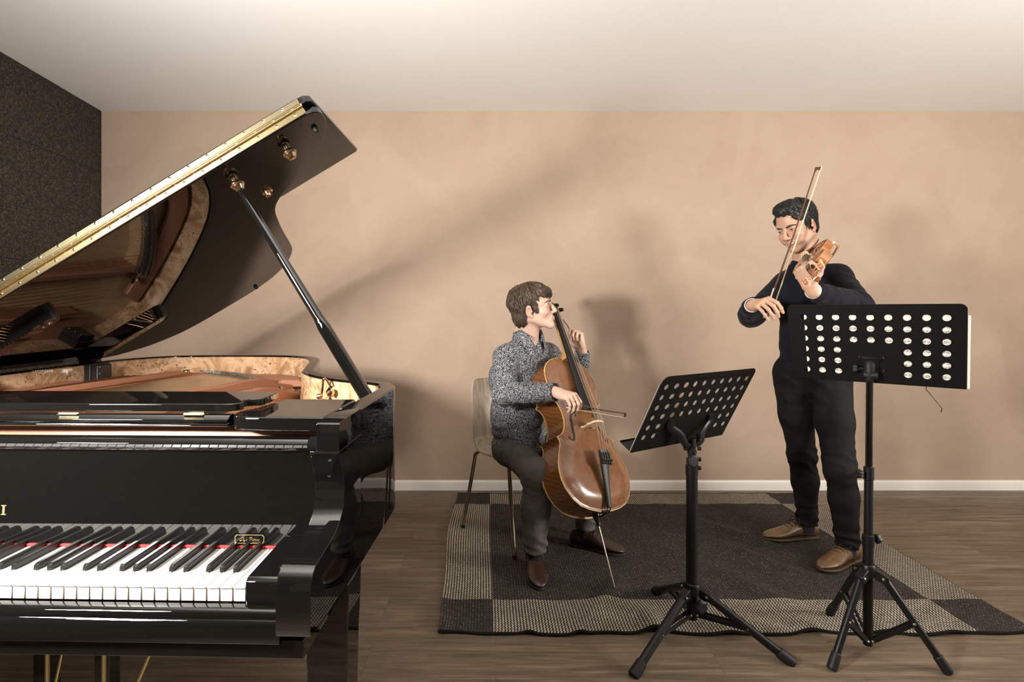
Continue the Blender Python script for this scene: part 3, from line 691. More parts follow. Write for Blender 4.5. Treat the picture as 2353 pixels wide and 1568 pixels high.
def tripod(st, hub, z_hub, feet, r_leg, r_col, ztop, brace_z, floor_h, low=None):
    """three legs hinged on a hub, braces to the lower column; hub = (x, y)"""
    h = np.array((hub[0], hub[1], z_hub))
    hb = MB(); hb.lathe([(r_col+.004, -.018), (r_col+.010, -.014), (r_col+.012, .012), (r_col+.006, .026), (r_col, .028)], h, (0, 0, 1), 18)
    for ft in feet:
        d = np.array((ft[0]-hub[0], ft[1]-hub[1], 0)); d = unit(d); s = np.array((-d[1], d[0], 0))
        a = h+d*(r_col+.006); b = h+d*(r_col+.046)+np.array((0, 0, -.016))
        hb.loft([[a-s*.014+np.array((0, 0, -.022)), a+s*.014+np.array((0, 0, -.022)), a+s*.014+np.array((0, 0, .014)), a-s*.014+np.array((0, 0, .014))], [b-s*.014+np.array((0, 0, -.018)), b+s*.014+np.array((0, 0, -.018)), b+s*.014+np.array((0, 0, .010)), b-s*.014+np.array((0, 0, .010))]])
    hb.build('hub', standm, st, bevel=.002)
    for ft in feet:
        F = np.array(ft, float); d = unit(np.array((F[0]-hub[0], F[1]-hub[1], 0))); s = np.array((-d[1], d[0], 0))
        T = h+d*(r_col+.030)+np.array((0, 0, -.012)); ax_ = unit(T-F); end = F+ax_*.055
        lg = MB().cyl(F+ax_*.03, T, r_leg, 14).build('leg', standm, st)
        MB().lathe([(r_leg*.95, 0), (r_leg*1.28, .004), (r_leg*1.32, .010), (r_leg*1.24, .055), (r_leg*1.05, .058), (r_leg, .058)], F+ax_*.002, ax_, 16).build('rubber_foot', rubber, lg)
        lc = np.array((hub[0], hub[1], brace_z)); t_ = .52; Pm = F+(T-F)*t_
        for sg in (-1, 1):
            o = s*sg*(r_leg*.72); a = lc+d*(r_col*.9)+o; b = Pm+o
            q = unit(np.cross(unit(b-a), s))*.008
            MB().loft([[a-q-s*.0012, a+q-s*.0012, a+q+s*.0012, a-q+s*.0012], [b-q-s*.0012, b+q-s*.0012, b+q+s*.0012, b-q+s*.0012]]).build('brace', standm, st)
        rv = MB()
        for sg in (-1, 1): rv.lathe([(.0055, 0), (.005, .002), (.001, .0035)], Pm+s*sg*(r_leg*.72+.001), s*sg, 10); rv.lathe([(.005, 0), (.0045, .002), (.001, .0035)], lc+d*(r_col*.95)+s*sg*(r_leg*.72+.001), s*sg, 10)
        for sg in (-1, 1): rv.lathe([(.0055, 0), (.005, .002), (.001, .0035)], T+s*sg*.0145, s*sg, 10)
        rv.build('rivets', steel, st)
    MB().lathe([(r_col, 0), (r_col, z_hub+.02-brace_z+.02)], (hub[0], hub[1], brace_z-.02), (0, 0, 1), 20).build('lower_post', standm, st)

# stand before the violinist (nearest the camera)
def sheet(name, label, f, parts, group=None):
    pass
SA = np.array((1.335, 1.922)); std = root('music_stand', 'tall black perforated music stand in front of the violinist', 'music stand', (SA[0], SA[1], 0))
tripod(std, SA, .284, [(1.134, 1.812, .0), (1.520, 1.793, .0), (1.325, 2.130, rug_h(1.325, 2.13))], .0125, .0155, 0, .040, 0)
axl = unit(np.array((1.350-SA[0], 1.935-SA[1], .99-.32)))
bp = np.array((SA[0], SA[1], .284))
MB().lathe([(.0165, .03), (.0165, .108), (.0190, .109), (.0190, .148), (.0165, .150)], bp-axl*.02, axl, 20).build('outer_tube', standm, std)
MB().lathe([(.0140, .13), (.0140, .345), (.0165, .347), (.0165, .390), (.014, .392)], bp-axl*.02, axl, 20).build('middle_tube', standm, std)
MB().lathe([(.0112, .385), (.0112, .706), (.013, .707), (.013, .714)], bp-axl*.02, axl, 20).build('inner_tube', black, std)
def knob(st, c, d, r=.016):
    d = unit(d); mb = MB().cyl(c, np.array(c)+d*.018, .004, 8)
    k = []; u = unit(np.cross(d, (0, 0, 1))); v_ = np.cross(d, u); c2 = np.array(c)+d*.016
    for h_, s_ in ((0, .7), (.004, 1), (.014, 1), (.018, .75)): k.append([c2+d*h_+(u*math.cos(a)+v_*math.sin(a))*r*s_*(1+.10*math.cos(5*a)) for a in np.linspace(0, 2*PI, 31)[:-1]])
    mb.loft(k); return mb.build('knob', rubber, st)
knob(std, bp+axl*.110+np.array((.016, .004, 0)), (1, .3, 0)); knob(std, bp+axl*.348+np.array((-.014, 0, 0)), (-1, -.2, 0))
# desk: width direction, leaning towards the camera at its top
wA = unit((.77, -.64, 0)); awA = unit((-.64, -.77, 0)); tA = math.radians(20)
upA = np.array((0, 0, 1))*math.cos(tA)+awA*math.sin(tA); nA = np.cross(wA, upA)  # towards the camera
WA, HA = .518, .304
oA = np.array((1.372, 1.955, .955))-wA*WA*.497
DA = lambda x, y, h: oA+wA*x+upA*y-nA*h*1.0
skipA = {(i, j) for i in (3, 4, 5) for j in (0, 1, 2)}
mb = perforated(MB(), DA, WA, HA, 9, 6, .0235, .052, .040, .0518, .0430, skipA, .0016, .020)
# lip for the paper
mb.prism([(0, 0), (.001, .0), (.001, .062), (0, .062)], .0, WA, lambda a, b, h: DA(h, a, b)); mb.prism([(0, .061), (.012, .061), (.012, .062), (0, .062)], .0, WA, lambda a, b, h: DA(h, a, b))
mb.build('desk', standm, std, smooth=30)
br = MB(); nb = lambda x, y, h: DA(WA*.497+x, y, -h)
br.prism([(-.030, .085), (.030, .085), (.030, .102), (.026, .104), (-.026, .104), (-.030, .102)], .0, .004, nb)
br.prism([(-.024, .045), (.024, .045), (.024, .100), (-.024, .100)], .001, .006, nb)
br.build('desk_bracket', standm, std, bevel=.001)
rv = MB()
for a in (-.036, .036):
    for b in (.052, .102): rv.lathe([(.0038, 0), (.0033, .0015), (.0005, .0025)], nb(a, b, .0), nA, 10)
rv.build('bracket_rivets', chrome, std)
tp = bp+axl*.689
hd = MB(); hd.lathe([(.014, -.03), (.017, -.02), (.020, 0), (.020, .030), (.016, .042), (.009, .048)], tp+axl*.02, axl, 18)
c1 = nb(0, .040, .020); hd.cyl(tp+axl*.045, nb(0, .075, .006), .011, 14); hd.cyl(c1+wA*-.022, c1+wA*.022, .015, 16)
hd.build('tilt_head', rubber, std, bevel=.0015)
knob(std, tp+axl*.035-wA*.018, -wA, .017)
wr = MB().tube([DA(.412, -.001, .03), DA(.412, -.022, .026), DA(.413, -.026, .024), DA(.420, -.034, .022), DA(.455, -.090, .02), DA(.452, -.105, .02)], .0014, 6)
wr.build('page_clip', standm, std)
# paper on it: an open music book resting on the lip
def music_page(mb, f, x0, x1, y0, y1, seed):
    rd = random.Random(seed); y = y1-.028
    while y > y0+.02:
        for l in range(5): mb.prism([(x0+.006, y-l*.0017), (x1-.008, y-l*.0017), (x1-.008, y-l*.0017+.00022), (x0+.006, y-l*.0017+.00022)], 0, .0002, f)
        x = x0+.014
        while x < x1-.012:
            ny = y-.0008*rd.randint(0, 8); r_ = .00125
            mb.prism([(x+r_*1.25*math.cos(a), ny+r_*math.sin(a)) for a in np.linspace(0, 2*PI, 9)[:-1]], 0, .0003, f)
            s_ = 1 if ny < y-.0034 else -1
            mb.prism([(x+s_*.0013-.00018, ny), (x+s_*.0013+.00018, ny), (x+s_*.0013+.00018, ny+s_*.007), (x+s_*.0013-.00018, ny+s_*.007)], 0, .0003, f)
            st_ = rd.choice((.0045, .0055, .009, .012))
            if st_ < .006: mb.prism([(x+s_*.0013, ny+s_*.007), (x+st_+s_*.0013, ny+s_*.0068), (x+st_+s_*.0013, ny+s_*.006), (x+s_*.0013, ny+s_*.0062)], 0, .0003, f)
            x += st_
        y -= .0185
shA = MB(); PAf = lambda x, y, h: DA(x, y, .0022+h)
x_l, x_r, y_t = .0545, WA+.008, .262
for a, b, t0 in ((x_l, .288, .0022), (.289, x_r, .0045)):
    shA.prism([(a, .0015), (b, .0015), (b, y_t), (a, y_t)], .0004, t0, PAf)
bk_ = shA.build('music_book', paper, None, smooth=0)
props(bk_, 'white sheet music book on the stand in front of the violinist', 'sheet music')
ink_m = MB(); music_page(ink_m, lambda x, y, h: DA(x, y, .0026-h-.0002), x_l, .286, .0, y_t-.02, 3); music_page(ink_m, lambda x, y, h: DA(x, y, .0026-h-.0002), .292, x_r, .0, y_t-.008, 5)
ink_m.build('printed_notes', ink, bk_, smooth=0)

# stand beside the cellist
SB = np.array((.722, 1.975)); stb = root('music_stand', 'lower black music stand between the two players, desk turned to the cello', 'music stand', (SB[0], SB[1], 0))
tripod(stb, SB, .190, [(.452, 1.778, 0), (1.028, 1.842, 0), (.684, 2.305, rug_h(.684, 2.305))], .0150, .0205, 0, .105, 0)
MB().lathe([(.0205, .19), (.0205, .612), (.0225, .613), (.0225, .650), (.020, .652)], (SB[0], SB[1], 0), (0, 0, 1), 22).build('post', standm, stb)
MB().lathe([(.013, .64), (.013, .70)], (SB[0], SB[1], 0), (0, 0, 1), 16).build('inner_tube', standm, stb)
knob(stb, (SB[0]+.01, SB[1]-.022, .150), (.3, -1, 0), .024)
ck = MB(); B3 = np.array((SB[0], SB[1], 0))
for z, h_, r_ in ((.655, .020, .020), (.690, .016, .017), (.715, .012, .016)): ck.lathe([(r_*.8, 0), (r_, .003), (r_, h_-.003), (r_*.8, h_)], B3+np.array((0, 0, z)), (0, 0, 1), 16)
ck.build('clamp_collar', standm, stb)
kk = MB(); c_ = B3+np.array((-.004, -.020, .672)); kk.lathe([(.021, 0), (.024, .003), (.024, .016), (.018, .020)], c_-np.array((.0, .016, -.0)), (-.35, 1, 0), 6); kk.build('clamp_knob', rubber, stb, bevel=.002)
bl = MB()
for z in (.640, .672, .712):
    for s_ in (-1, 1):
        if z < .7 and s_ < 0: continue
        bl.lathe([(.006, 0), (.0075, .002), (.0075, .012), (.005, .014)], B3+np.array((s_*.018, -.006, z)), (s_, -.3, 0), 10)
bl.build('clamp_bolts', standm, stb)
wB = unit((.85, .53, 0)); awB = unit((.53, -.85, 0)); tB = math.radians(28)
upB = np.array((0, 0, 1))*math.cos(tB)+awB*math.sin(tB); nB = np.cross(wB, upB)
WB, HB = .510, .318
oB = np.array((.470, 1.868, .722)); DB = lambda x, y, h: oB+wB*x+upB*y-nB*h
skipB = {(i, j) for i in range(2, 8) for j in (0, 1)}
mb = perforated(MB(), DB, WB, HB, 10, 6, .0235, .034, .062, .0492, .0425, skipB, .0016, .024)
mb.prism([(0, 0), (.001, 0), (.001, .060), (0, .060)], 0, WB, lambda a, b, h: DB(h, a, b)); mb.prism([(0, .059), (.006, .059), (.006, .060), (0, .060)], 0, WB, lambda a, b, h: DB(h, a, b))
mb.build('desk', standm, stb, smooth=30)
topB = B3+np.array((0, 0, .725)); yk = MB()
for x_, sg in ((WB*.5-.115, -1), (WB*.5+.105, 1)):
    e = DB(x_, .125, -.002); e2 = DB(x_, .098, -.010)
    pth = cr([topB+np.array((0, 0, -.005))+wB*.012*sg, topB+wB*.045*sg+awB*.008+np.array((0, 0, .006)), e2*.6+topB*.4+awB*.004, e2, e], 5); m_ = len(pth)
    yk.tube(pth, [.011+.006*(i/m_) for i in range(m_)], 10, flat=(nB, .45))
yk.build('desk_yoke', standm, stb)
pv = MB(); pv.cyl(topB-wB*.024+np.array((0, 0, -.004)), topB+wB*.040+np.array((0, 0, -.004)), .007, 12); pv.cyl(topB+np.array((0, 0, -.045)), topB+np.array((0, 0, .022)), .0145, 16); pv.lathe([(.009, 0), (.010, .004), (.010, .016), (.007, .018)], topB+wB*.036+np.array((0, 0, -.008)), (0, 0, 1), 12).cyl(topB+wB*.036, topB+wB*.036+np.array((0, 0, .034)), .006, 10)
pv.build('yoke_pivot', standm, stb, bevel=.001)
# pages on this stand: one sheet and one booklet, leaving a gap between them
for k, (a, b, yt, th_, lab) in enumerate(((-.006, .092, .290, .0014, 'loose sheet of music at the outer edge of the lower stand'), (.186, .505, .300, .0020, 'wide music booklet spread over the lower stand beside the cello'))):
    PB = lambda x, y, h: DB(x, y, .0022+h)
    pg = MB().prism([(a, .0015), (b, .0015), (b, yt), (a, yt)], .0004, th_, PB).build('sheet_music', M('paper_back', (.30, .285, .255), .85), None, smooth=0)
    props(pg, lab, 'sheet music', None)
    im = MB(); music_page(im, lambda x, y, h: DB(x, y, .0022+th_+h+.0001), max(a, 0)+.002, b, .01, yt, 11+k); im.build('printed_notes', ink, pg, smooth=0)
# ------------------------------------------------------------------ cello, violin and bows
def varnish(name, c1, c2, c3, rough=.22, coat=.5, axis=(16, 1.2, 16)):
    m = M(name, c2, rough, 0, .5, coat, .22); nt = m.node_tree
    v = coords(nt, axis); a = noi(nt, v, 3., 6, .6, .5); b = noi(nt, coords(nt), 5., 4, .6, .8)
    col = ramp(nt, a, [(.30, c1), (.70, c2)]); col = mix(nt, ramp(nt, b, [(.36, (0, 0, 0)), (.72, (.6, .6, .6))]), col, c3)
    lk(m, col, 'Base Color'); return m
def flame(name, c1, c2, scale, rough=.2):
    m = M(name, c1, rough, 0, .5, .5, .1); nt = m.node_tree
    t = nd(nt, 'ShaderNodeTexWave', {'Vector': coords(nt), 'Scale': scale, 'Distortion': 5., 'Detail': 3., 'Detail Scale': 1.5}, bands_direction='Z').outputs[1]
    lk(m, ramp(nt, t, [(.15, c1), (.85, c2)]), 'Base Color'); return m
edgewood = M('worn_edge', (.50, .29, .10), .35)
purf = M('purfling', (.03, .018, .01), .5)
boxw = M('boxwood', (.38, .15, .06), .3)
bonew = M('bone', (.80, .70, .52), .4)
maple = M('bridge_wood', (.62, .44, .27), .5)
OUTL = [(0, 0), (.003, .045), (.012, .095), (.03, .142), (.06, .178), (.10, .205), (.14, .2175), (.165, .2195), (.19, .218), (.22, .211), (.25, .199), (.28, .185), (.30, .1765), (.315, .175), (.325, .1805), (.331, .1865), (.336, .184), (.339, .166), (.345, .153), (.36, .138), (.385, .124), (.41, .1175), (.435, .116), (.46, .119), (.485, .127), (.500, .138), (.508, .150), (.512, .1615), (.517, .163), (.523, .157), (.533, .151), (.55, .1515), (.58, .160), (.61, .1665), (.635, .168), (.66, .165), (.685, .156), (.71, .137), (.73, .111), (.745, .078), (.752, .048), (.755, .0)]
OY = np.array([a for a, b in OUTL]); OW = np.array([b for a, b in OUTL])
def half_w(y): return float(np.interp(y, OY, OW))
def instrument(rt, F, s, mats, rib_h, kind):
    """F: frame of the body (x across, y from the lower end to the neck, z out of the front), s: size relative to a cello"""
    top_m, back_m, rib_m, neck_m, peg_m, tail_m = mats
    K = lambda mb, name, m, par=None, **k: mb.build(name, m, par or rt, F, **k)
    ys = sorted(set(list(OY)+list(np.linspace(0, .755, 90))))
    out = [(half_w(y), y) for y in ys]+[(-half_w(y), y) for y in ys[-2:0:-1]]
    poly = np.array(out)
    seg = np.roll(poly, -1, 0)-poly
    def dist(P):
        d = np.full(len(P), 9.)
        for a, e in zip(poly, seg):
            t = np.clip(((P-a) @ e)/(e @ e+1e-12), 0, 1); d = np.minimum(d, np.linalg.norm(P-a-t[:, None]*e, axis=1))
        return d
    ss = np.array([-1, -.985, -.97, -.955, -.94, -.92, -.88, -.8, -.7, -.6, -.5, -.4, -.3, -.2, -.1, 0]); ss = np.concatenate([ss, -ss[-2::-1]])
    ya = np.array([.0005, .0015, .003, .0045, .0055, .0065, .008]+list(np.linspace(.0105, .062, 22))+list(np.linspace(.066, .694, 98))+list(np.linspace(.697, .744, 18))+[.7465, .748, .7490, .7502, .7515, .753, .7545])
    th = .0052
    for nm, sg, m, ah in (('top_plate', 1, top_m, .024), ('back_plate', -1, back_m, .024)):
        G = np.array([[(half_w(y)*t, y) for t in ss] for y in ya]); P2 = G.reshape(-1, 2); D = dist(P2)
        lim = np.minimum(1, D/.075); hgt = ah*np.sin(lim*PI/2)**1.5-.0018*np.exp(-((D-.012)/.007)**2); hgt[D < .002] -= .0015
        z = sg*(rib_h/2+th+hgt) 
        n_ = len(ss); vs = [((p[0]*1.0)*s, p[1]*s, q*s) for p, q in zip(P2, z)]; fs = []; mi = []
        for i in range(len(ya)-1):
            for j in range(n_-1):
                f_ = (i*n_+j, i*n_+j+1, (i+1)*n_+j+1, (i+1)*n_+j); d = D[list(f_)].mean()
                fs.append(f_); mi.append(1 if d < .0036 else (2 if .0050 < d < .0066 else 0))
        mb = MB(); mb.v = vs; mb.f = fs; mb.m = mi
        per = [(i*n_) for i in range(len(ya))]+[(len(ya)-1)*n_+j for j in range(1, n_)]+[i*n_+n_-1 for i in range(len(ya)-2, -1, -1)]+[j for j in range(n_-2, 0, -1)]
        b0 = len(mb.v); mb.v += [(vs[i][0], vs[i][1], sg*rib_h/2*s) for i in per]; L = len(per)
        for k in range(L): mb.f.append((per[k], per[(k+1) % L], b0+(k+1) % L, b0+k)); mb.m.append(1)
        mb.f.append(tuple(b0+k for k in range(L))); mb.m.append(1)
        K(mb, nm, [m, edgewood, purf], smooth=50)
    ins = offset_poly(list(poly), .0045 if True else 0); mb = MB()
    mb.loft([[(p[0]*s, p[1]*s, -rib_h/2*s), (p[0]*s, p[1]*s, rib_h/2*s)] for p in ins], False, False, loop=True); K(mb, 'ribs', rib_m, smooth=40)
    def topz(x, y):
        d = dist(np.array([[x, y]]))[0]; return rib_h/2+th+.024*math.sin(min(1, d/.075)*PI/2)**1.5
    # f holes: black ribbons on the plate, shade of the openings painted
    for sg in (-1, 1):
        c = cr([(.052, .436, 0), (.062, .446, 0), (.075, .440, 0), (.083, .420, 0), (.0855, .39, 0), (.091, .36, 0), (.097, .33, 0), (.1085, .312, 0), (.120, .318, 0), (.121, .328, 0)], 6); mb = MB(); rr = []
        for i, p in enumerate(c):
            a = c[max(i-1, 0)]; b = c[min(i+1, len(c)-1)]; t = unit((b-a)[:2]); wd = .0022+.0034*math.sin(PI*i/(len(c)-1)); nn_ = np.array((-t[1], t[0]))*wd
            q = p[:2]; l_, r_ = q+nn_, q-nn_
            rr.append([(sg*l_[0]*s, l_[1]*s, (topz(*l_)+.0005)*s), (sg*r_[0]*s, r_[1]*s, (topz(*r_)+.0005)*s), (sg*r_[0]*s, r_[1]*s, (topz(*r_)-.002)*s), (sg*l_[0]*s, l_[1]*s, (topz(*l_)-.002)*s)])
        mb.loft(rr)
        for (ex, ey, er) in ((.0545, .4335, .0052), (.1185, .3275, .0064)):
            z_ = topz(ex, ey); mb.prism([(sg*(ex+er*math.cos(a))*s, (ey+er*math.sin(a))*s) for a in np.linspace(0, 2*PI, 15)[:-1]], (z_-.002)*s, (z_+.0008)*s)
        for (nx, ny) in ((.0875, .376),): mb.prism([(sg*(nx-.007)*s, (ny)*s), (sg*nx*s, (ny-.003)*s), (sg*(nx+.007)*s, ny*s), (sg*nx*s, (ny+.003)*s)], (topz(nx, ny)-.001)*s, (topz(nx, ny)+.0006)*s)
        K(mb, 'f_hole_ribbon', M('f_hole_shade', (.006, .004, .003), .6) if 'fhm' not in globals() else fhm)
    # bridge
    by = .375; bz = topz(0, by); bh = .088 if kind == 'cello' else .070
    pts = [(-.045, 0), (-.026, 0), (-.024, .008), (-.010, .020), (.010, .020), (.024, .008), (.026, 0), (.045, 0), (.044, .006), (.034, .012), (.036, .030), (.041, .042), (.036, .050), (.033, .064)]+[(.032*math.cos(a), bh-.018+.018*math.sin(a)) for a in np.linspace(.35, PI-.35, 9)]+[(-.033, .064), (-.036, .050), (-.041, .042), (-.036, .030), (-.034, .012), (-.044, .006)]
    K(MB().prism([(a*s, b*s) for a, b in pts], (by-.005)*s, (by+.004)*s, lambda x, y, h: (x, h, bz*s-.001*s+y)), 'bridge', maple, bevel=.001*s)
    btop = bz+bh
    # neck, fingerboard
    ang = math.radians(4.0 if kind == 'cello' else 4.5)
    nl = .280 if kind == 'cello' else .275; nz0 = rib_h/2+.022
    fb_n = (.755+nl); fbz = lambda y: nz0+.020-(y-.755)*math.tan(ang)+.0
    fl = .585 if kind == 'cello' else .565
    mb = MB(); rr = []
    for t in np.linspace(0, 1, 12):
        y = fb_n-fl*t; hw = .0165+(.0325-.0165)*t; z = fbz(y); a_ = [(hw*math.sin(q), z+.0135-(1-math.cos(q))*hw*.55) for q in np.linspace(-1.25, 1.25, 11)]
        rr.append([(p*s, y*s, q*s) for p, q in a_]+[(hw*.95*s, y*s, (z-.004)*s), (-hw*.95*s, y*s, (z-.004)*s)])
    K(mb.loft(rr), 'fingerboard', ebony, smooth=30)
    mb = MB(); rr = []
    for y, hw, dp_ in ((.735, .029, rib_h*.90), (.752, .026, rib_h*.78), (.768, .022, .058), (.785, .0185, .032), (.82, .0170, .026), (.9, .0160, .025), (fb_n-.02, .0150, .025), (fb_n+.005, .0145, .027)):
        z = fbz(y)-.004; rr.append([(hw*math.cos(a)*s, y*s, (z+(dp_*math.sin(a) if a > PI else 0))*s) for a in np.linspace(PI, 2*PI, 12)])
    K(mb.loft(rr), 'neck', neck_m)
    # pegbox, scroll, pegs
    tilt = math.radians(28 if kind == 'cello' else 20); ny, nz = math.cos(tilt), -math.sin(tilt)
    PB_ = lambda x, l, h: (x*s, (fb_n+l*ny-h*nz*1.0*0+h*math.sin(tilt))*s, (fbz(fb_n)-.002+l*nz+h*math.cos(tilt))*s)
    mb = MB()
    for sg in (-1, 1): mb.loft([[PB_(sg*(w_-.0055), l, -d_), PB_(sg*w_, l, -d_), PB_(sg*w_, l, .006), PB_(sg*(w_-.0055), l, .006)] for l, w_, d_ in ((0, .0195, .03), (.05, .0190, .031), (.10, .0165, .028), (.135, .0145, .022))])
    mb.loft([[PB_(-w_+.002, l, -d_), PB_(w_-.002, l, -d_), PB_(w_-.002, l, -d_+.008), PB_(-w_+.002, l, -d_+.008)] for l, w_, d_ in ((0, .0195, .032), (.05, .0190, .033), (.10, .0165, .030), (.14, .0145, .023))])
    K(mb, 'pegbox', neck_m, bevel=.001*s)
    mb = MB(); rr = []; tt = np.linspace(0, 3.6*PI, 60)
    cx_, cz_ = .165, -.012
    for t in tt:
        R_ = .034*(1-t/(3.6*PI)*.72); wd = .0135+.012*(t/(3.6*PI)); a = PI*.92-t
        c = (cx_+R_*math.cos(a), cz_+R_*math.sin(a)); o_ = .0085*(1-.55*t/(3.6*PI))
        e1 = (c[0]+o_*math.cos(a), c[1]+o_*math.sin(a)); e2 = (c[0]-o_*math.cos(a), c[1]-o_*math.sin(a))
        rr.append([PB_(-wd, *e1), PB_(wd, *e1), PB_(wd, *e2), PB_(-wd, *e2)])
    mb.loft(rr); K(mb, 'scroll', neck_m, bevel=.001*s)
    for i, (l, sg) in enumerate(((.028, -1), (.052, 1), (.078, -1), (.102, 1))):
        pg = MB(); c = np.array(PB_(0, l, -.012)); ax = np.array((sg, 0, 0))
        pg.lathe([(.0042*s, 0), (.0048*s, .075*s), (.010*s, .078*s), (.009*s, .084*s), (.005*s, .087*s), (.005*s, .090*s)], c-ax*.022*s, ax, 12)
        h0 = c+ax*.066*s; rr = []
        for d_, w_, t_ in ((0, .005, .005), (.008, .014, .0065), (.020, .0195, .007), (.030, .016, .0065), (.036, .007, .005), (.038, .002, .002)):
            rr.append([tuple(h0+ax*d_*s+np.array((0, math.cos(a)*t_*s, math.sin(a)*w_*s))) for a in np.linspace(0, 2*PI, 13)[:-1]])
        pg.loft(rr); pp = K(pg, 'tuning_peg', peg_m)
        dots = MB().lathe([(.0105*s, 0), (.0105*s, .005*s), (.006*s, .006*s)], c+ax*.055*s, ax, 12).sph(tuple(h0+ax*.039*s), .0042*s, 6)
        K(dots, 'peg_collar', bonew if kind == 'violin' else ebony, pp)
    K(MB().prism([(-.0155*s, 0), (.0155*s, 0), (.0155*s, .016*s), (.008*s, .0205*s), (-.008*s, .0205*s), (-.0155*s, .016*s)], (fb_n)*s, (fb_n+.008)*s, lambda x, y, h: (x, h, (fbz(fb_n)-.003)*s+y)), 'nut', ebony)
    # tailpiece and strings
    ty0, ty1 = .012, .248; tz0, tz1 = rib_h/2+.030, btop-.034
    mb = MB(); rr = []
    for t in np.linspace(0, 1, 10):
        y = ty0+(ty1-ty0)*t; hw = .0125+.0185*t**1.3; z = tz0+(tz1-tz0)*t
        rr.append([(hw*math.sin(q)*1.02*s, y*s, (z+.006*math.cos(q)*1.6)*s) for q in np.linspace(-PI/2, PI/2, 9)]+[(hw*.8*s, y*s, (z-.006)*s), (-hw*.8*s, y*s, (z-.006)*s)])
    tp_ = K(mb.loft(rr), 'tailpiece', tail_m, smooth=40)
    mb = MB().tube(cr([(-.010*s, .014*s, (tz0)*s), (-.008*s, -.002*s, (rib_h/2+.014)*s), (-.004*s, -.010*s, .01*s), (.004*s, -.010*s, .01*s), (.008*s, -.002*s, (rib_h/2+.014)*s), (.010*s, .014*s, tz0*s)], 4), .0022*s, 6)
    K(mb, 'tail_gut', ebony, tp_)
    K(MB().rbox((-.022*s, -.004*s, (rib_h/2-.004)*s), (.022*s, .006*s, (rib_h/2+.0125)*s)), 'saddle', ebony, bevel=.002*s)
    sx = (-.0225, -.0078, .0078, .0225); bx_ = (-.0235, -.0080, .0080, .0235); nx_ = (-.0110, -.0037, .0037, .0110)
    if kind == 'cello':
        ft = MB()
        for x in sx:
            ft.rbox(((x-.0042)*s, (ty1-.062)*s, (tz1-.004)*s), ((x+.0042)*s, (ty1-.012)*s, (tz1+.011)*s)); ft.cyl((x*s, (ty1-.05)*s, tz1*s), (x*s, (ty1-.05)*s, (tz1+.020)*s), .0045*s, 8)
        ft.cyl((.022*s, (ty1-.06)*s, (tz1-.002)*s), (.040*s, (ty1-.06)*s, (tz1-.004)*s), .0055*s, 8)
        K(ft, 'fine_tuners', M('tuner_metal', (.08, .075, .07), .3, .8), tp_)
    else:
        ft = MB().cyl((sx[3]*s, (ty1-.03)*s, tz1*s), (sx[3]*s, (ty1-.03)*s, (tz1+.03)*s), .006*s, 8); K(ft, 'fine_tuners', brassd, tp_)
    for i in range(4):
        zb = btop-(.0005 if i in (1, 2) else .006); zn = fbz(fb_n)+.0185-(.0 if i in (1, 2) else .002)
        st_ = MB().tube([(sx[i]*s, (ty1-.02)*s, (tz1+.006)*s), (bx_[i]*s, by*s, (zb+.001)*s), (nx_[i]*s, fb_n*s, zn*s), (nx_[i]*.5*s, (fb_n+.05)*s, (zn-.028)*s)], (.0011 if kind == 'cello' else .0011)*s, 6, False)
        K(st_, 'string', strg)
    return dict(btop=btop, by=by, fbz=fbz, fb_n=fb_n, topz=topz)
fhm = M('f_hole_shade', (.006, .004, .003), .6)
# ---- cello
cd = unit((-.17, .51, .84)); cn = np.array((.57, -.82, 0)); cn = unit(cn-cd*(cn @ cd)); crr = np.cross(cd, cn); crr = unit(crr)
CB = np.array((.4425, 2.369, .311))
CFm = basis(crr, cd, cn, CB)
cello = root('cello', 'chestnut brown cello resting on its endpin between the seated player\'s knees', 'cello', (.457, 2.36, 0))
ctop = varnish('cello_spruce', (.100, .036, .012), (.175, .072, .028), (.22, .105, .048), .26, .5)
cback = flame('cello_maple', (.15, .055, .016), (.22, .09, .026), 16.)
crib = flame('cello_rib_maple', (.150, .054, .016), (.195, .078, .022), 16.)
cneck = varnish('cello_neck', (.42, .20, .06), (.55, .28, .09), (.5, .26, .09), .3, .3)
instrument(cello, CFm, 1.0, (ctop, cback, crib, cneck, ebony, M('tailpiece_black', (.006, .006, .006), .55)), .115, 'cello')
def Ck(p): return CB+crr*p[0]+cd*p[1]+cn*p[2]
tip = np.array((.508, 2.288, rug_h(.508, 2.288)-.001)); pd = unit(CB-tip)
pinm = M('endpin_steel', (.70, .66, .58), .25, 1.0)
MB().cyl(CB-cd*.004, tip+pd*.010, .0042, 12).lathe([(.0042, 0), (.001, .010)], tip+pd*.010, -pd, 10).build('endpin', pinm, cello)
MB().lathe([(.018, -.012), (.019, 0), (.015, .008), (.013, .018), (.010, .022), (.008, .040), (.0065, .044)], CB, -cd, 20).build('endpin_collar', ebony, cello)
MB().lathe([(.0095, 0), (.0105, .003), (.0105, .014), (.0085, .017)], CB-pd*.028, -pd, 18).cyl(CB-pd*.034, CB-pd*.034-crr*.022, .0035, 8).build('endpin_ferrule', brassd, cello)

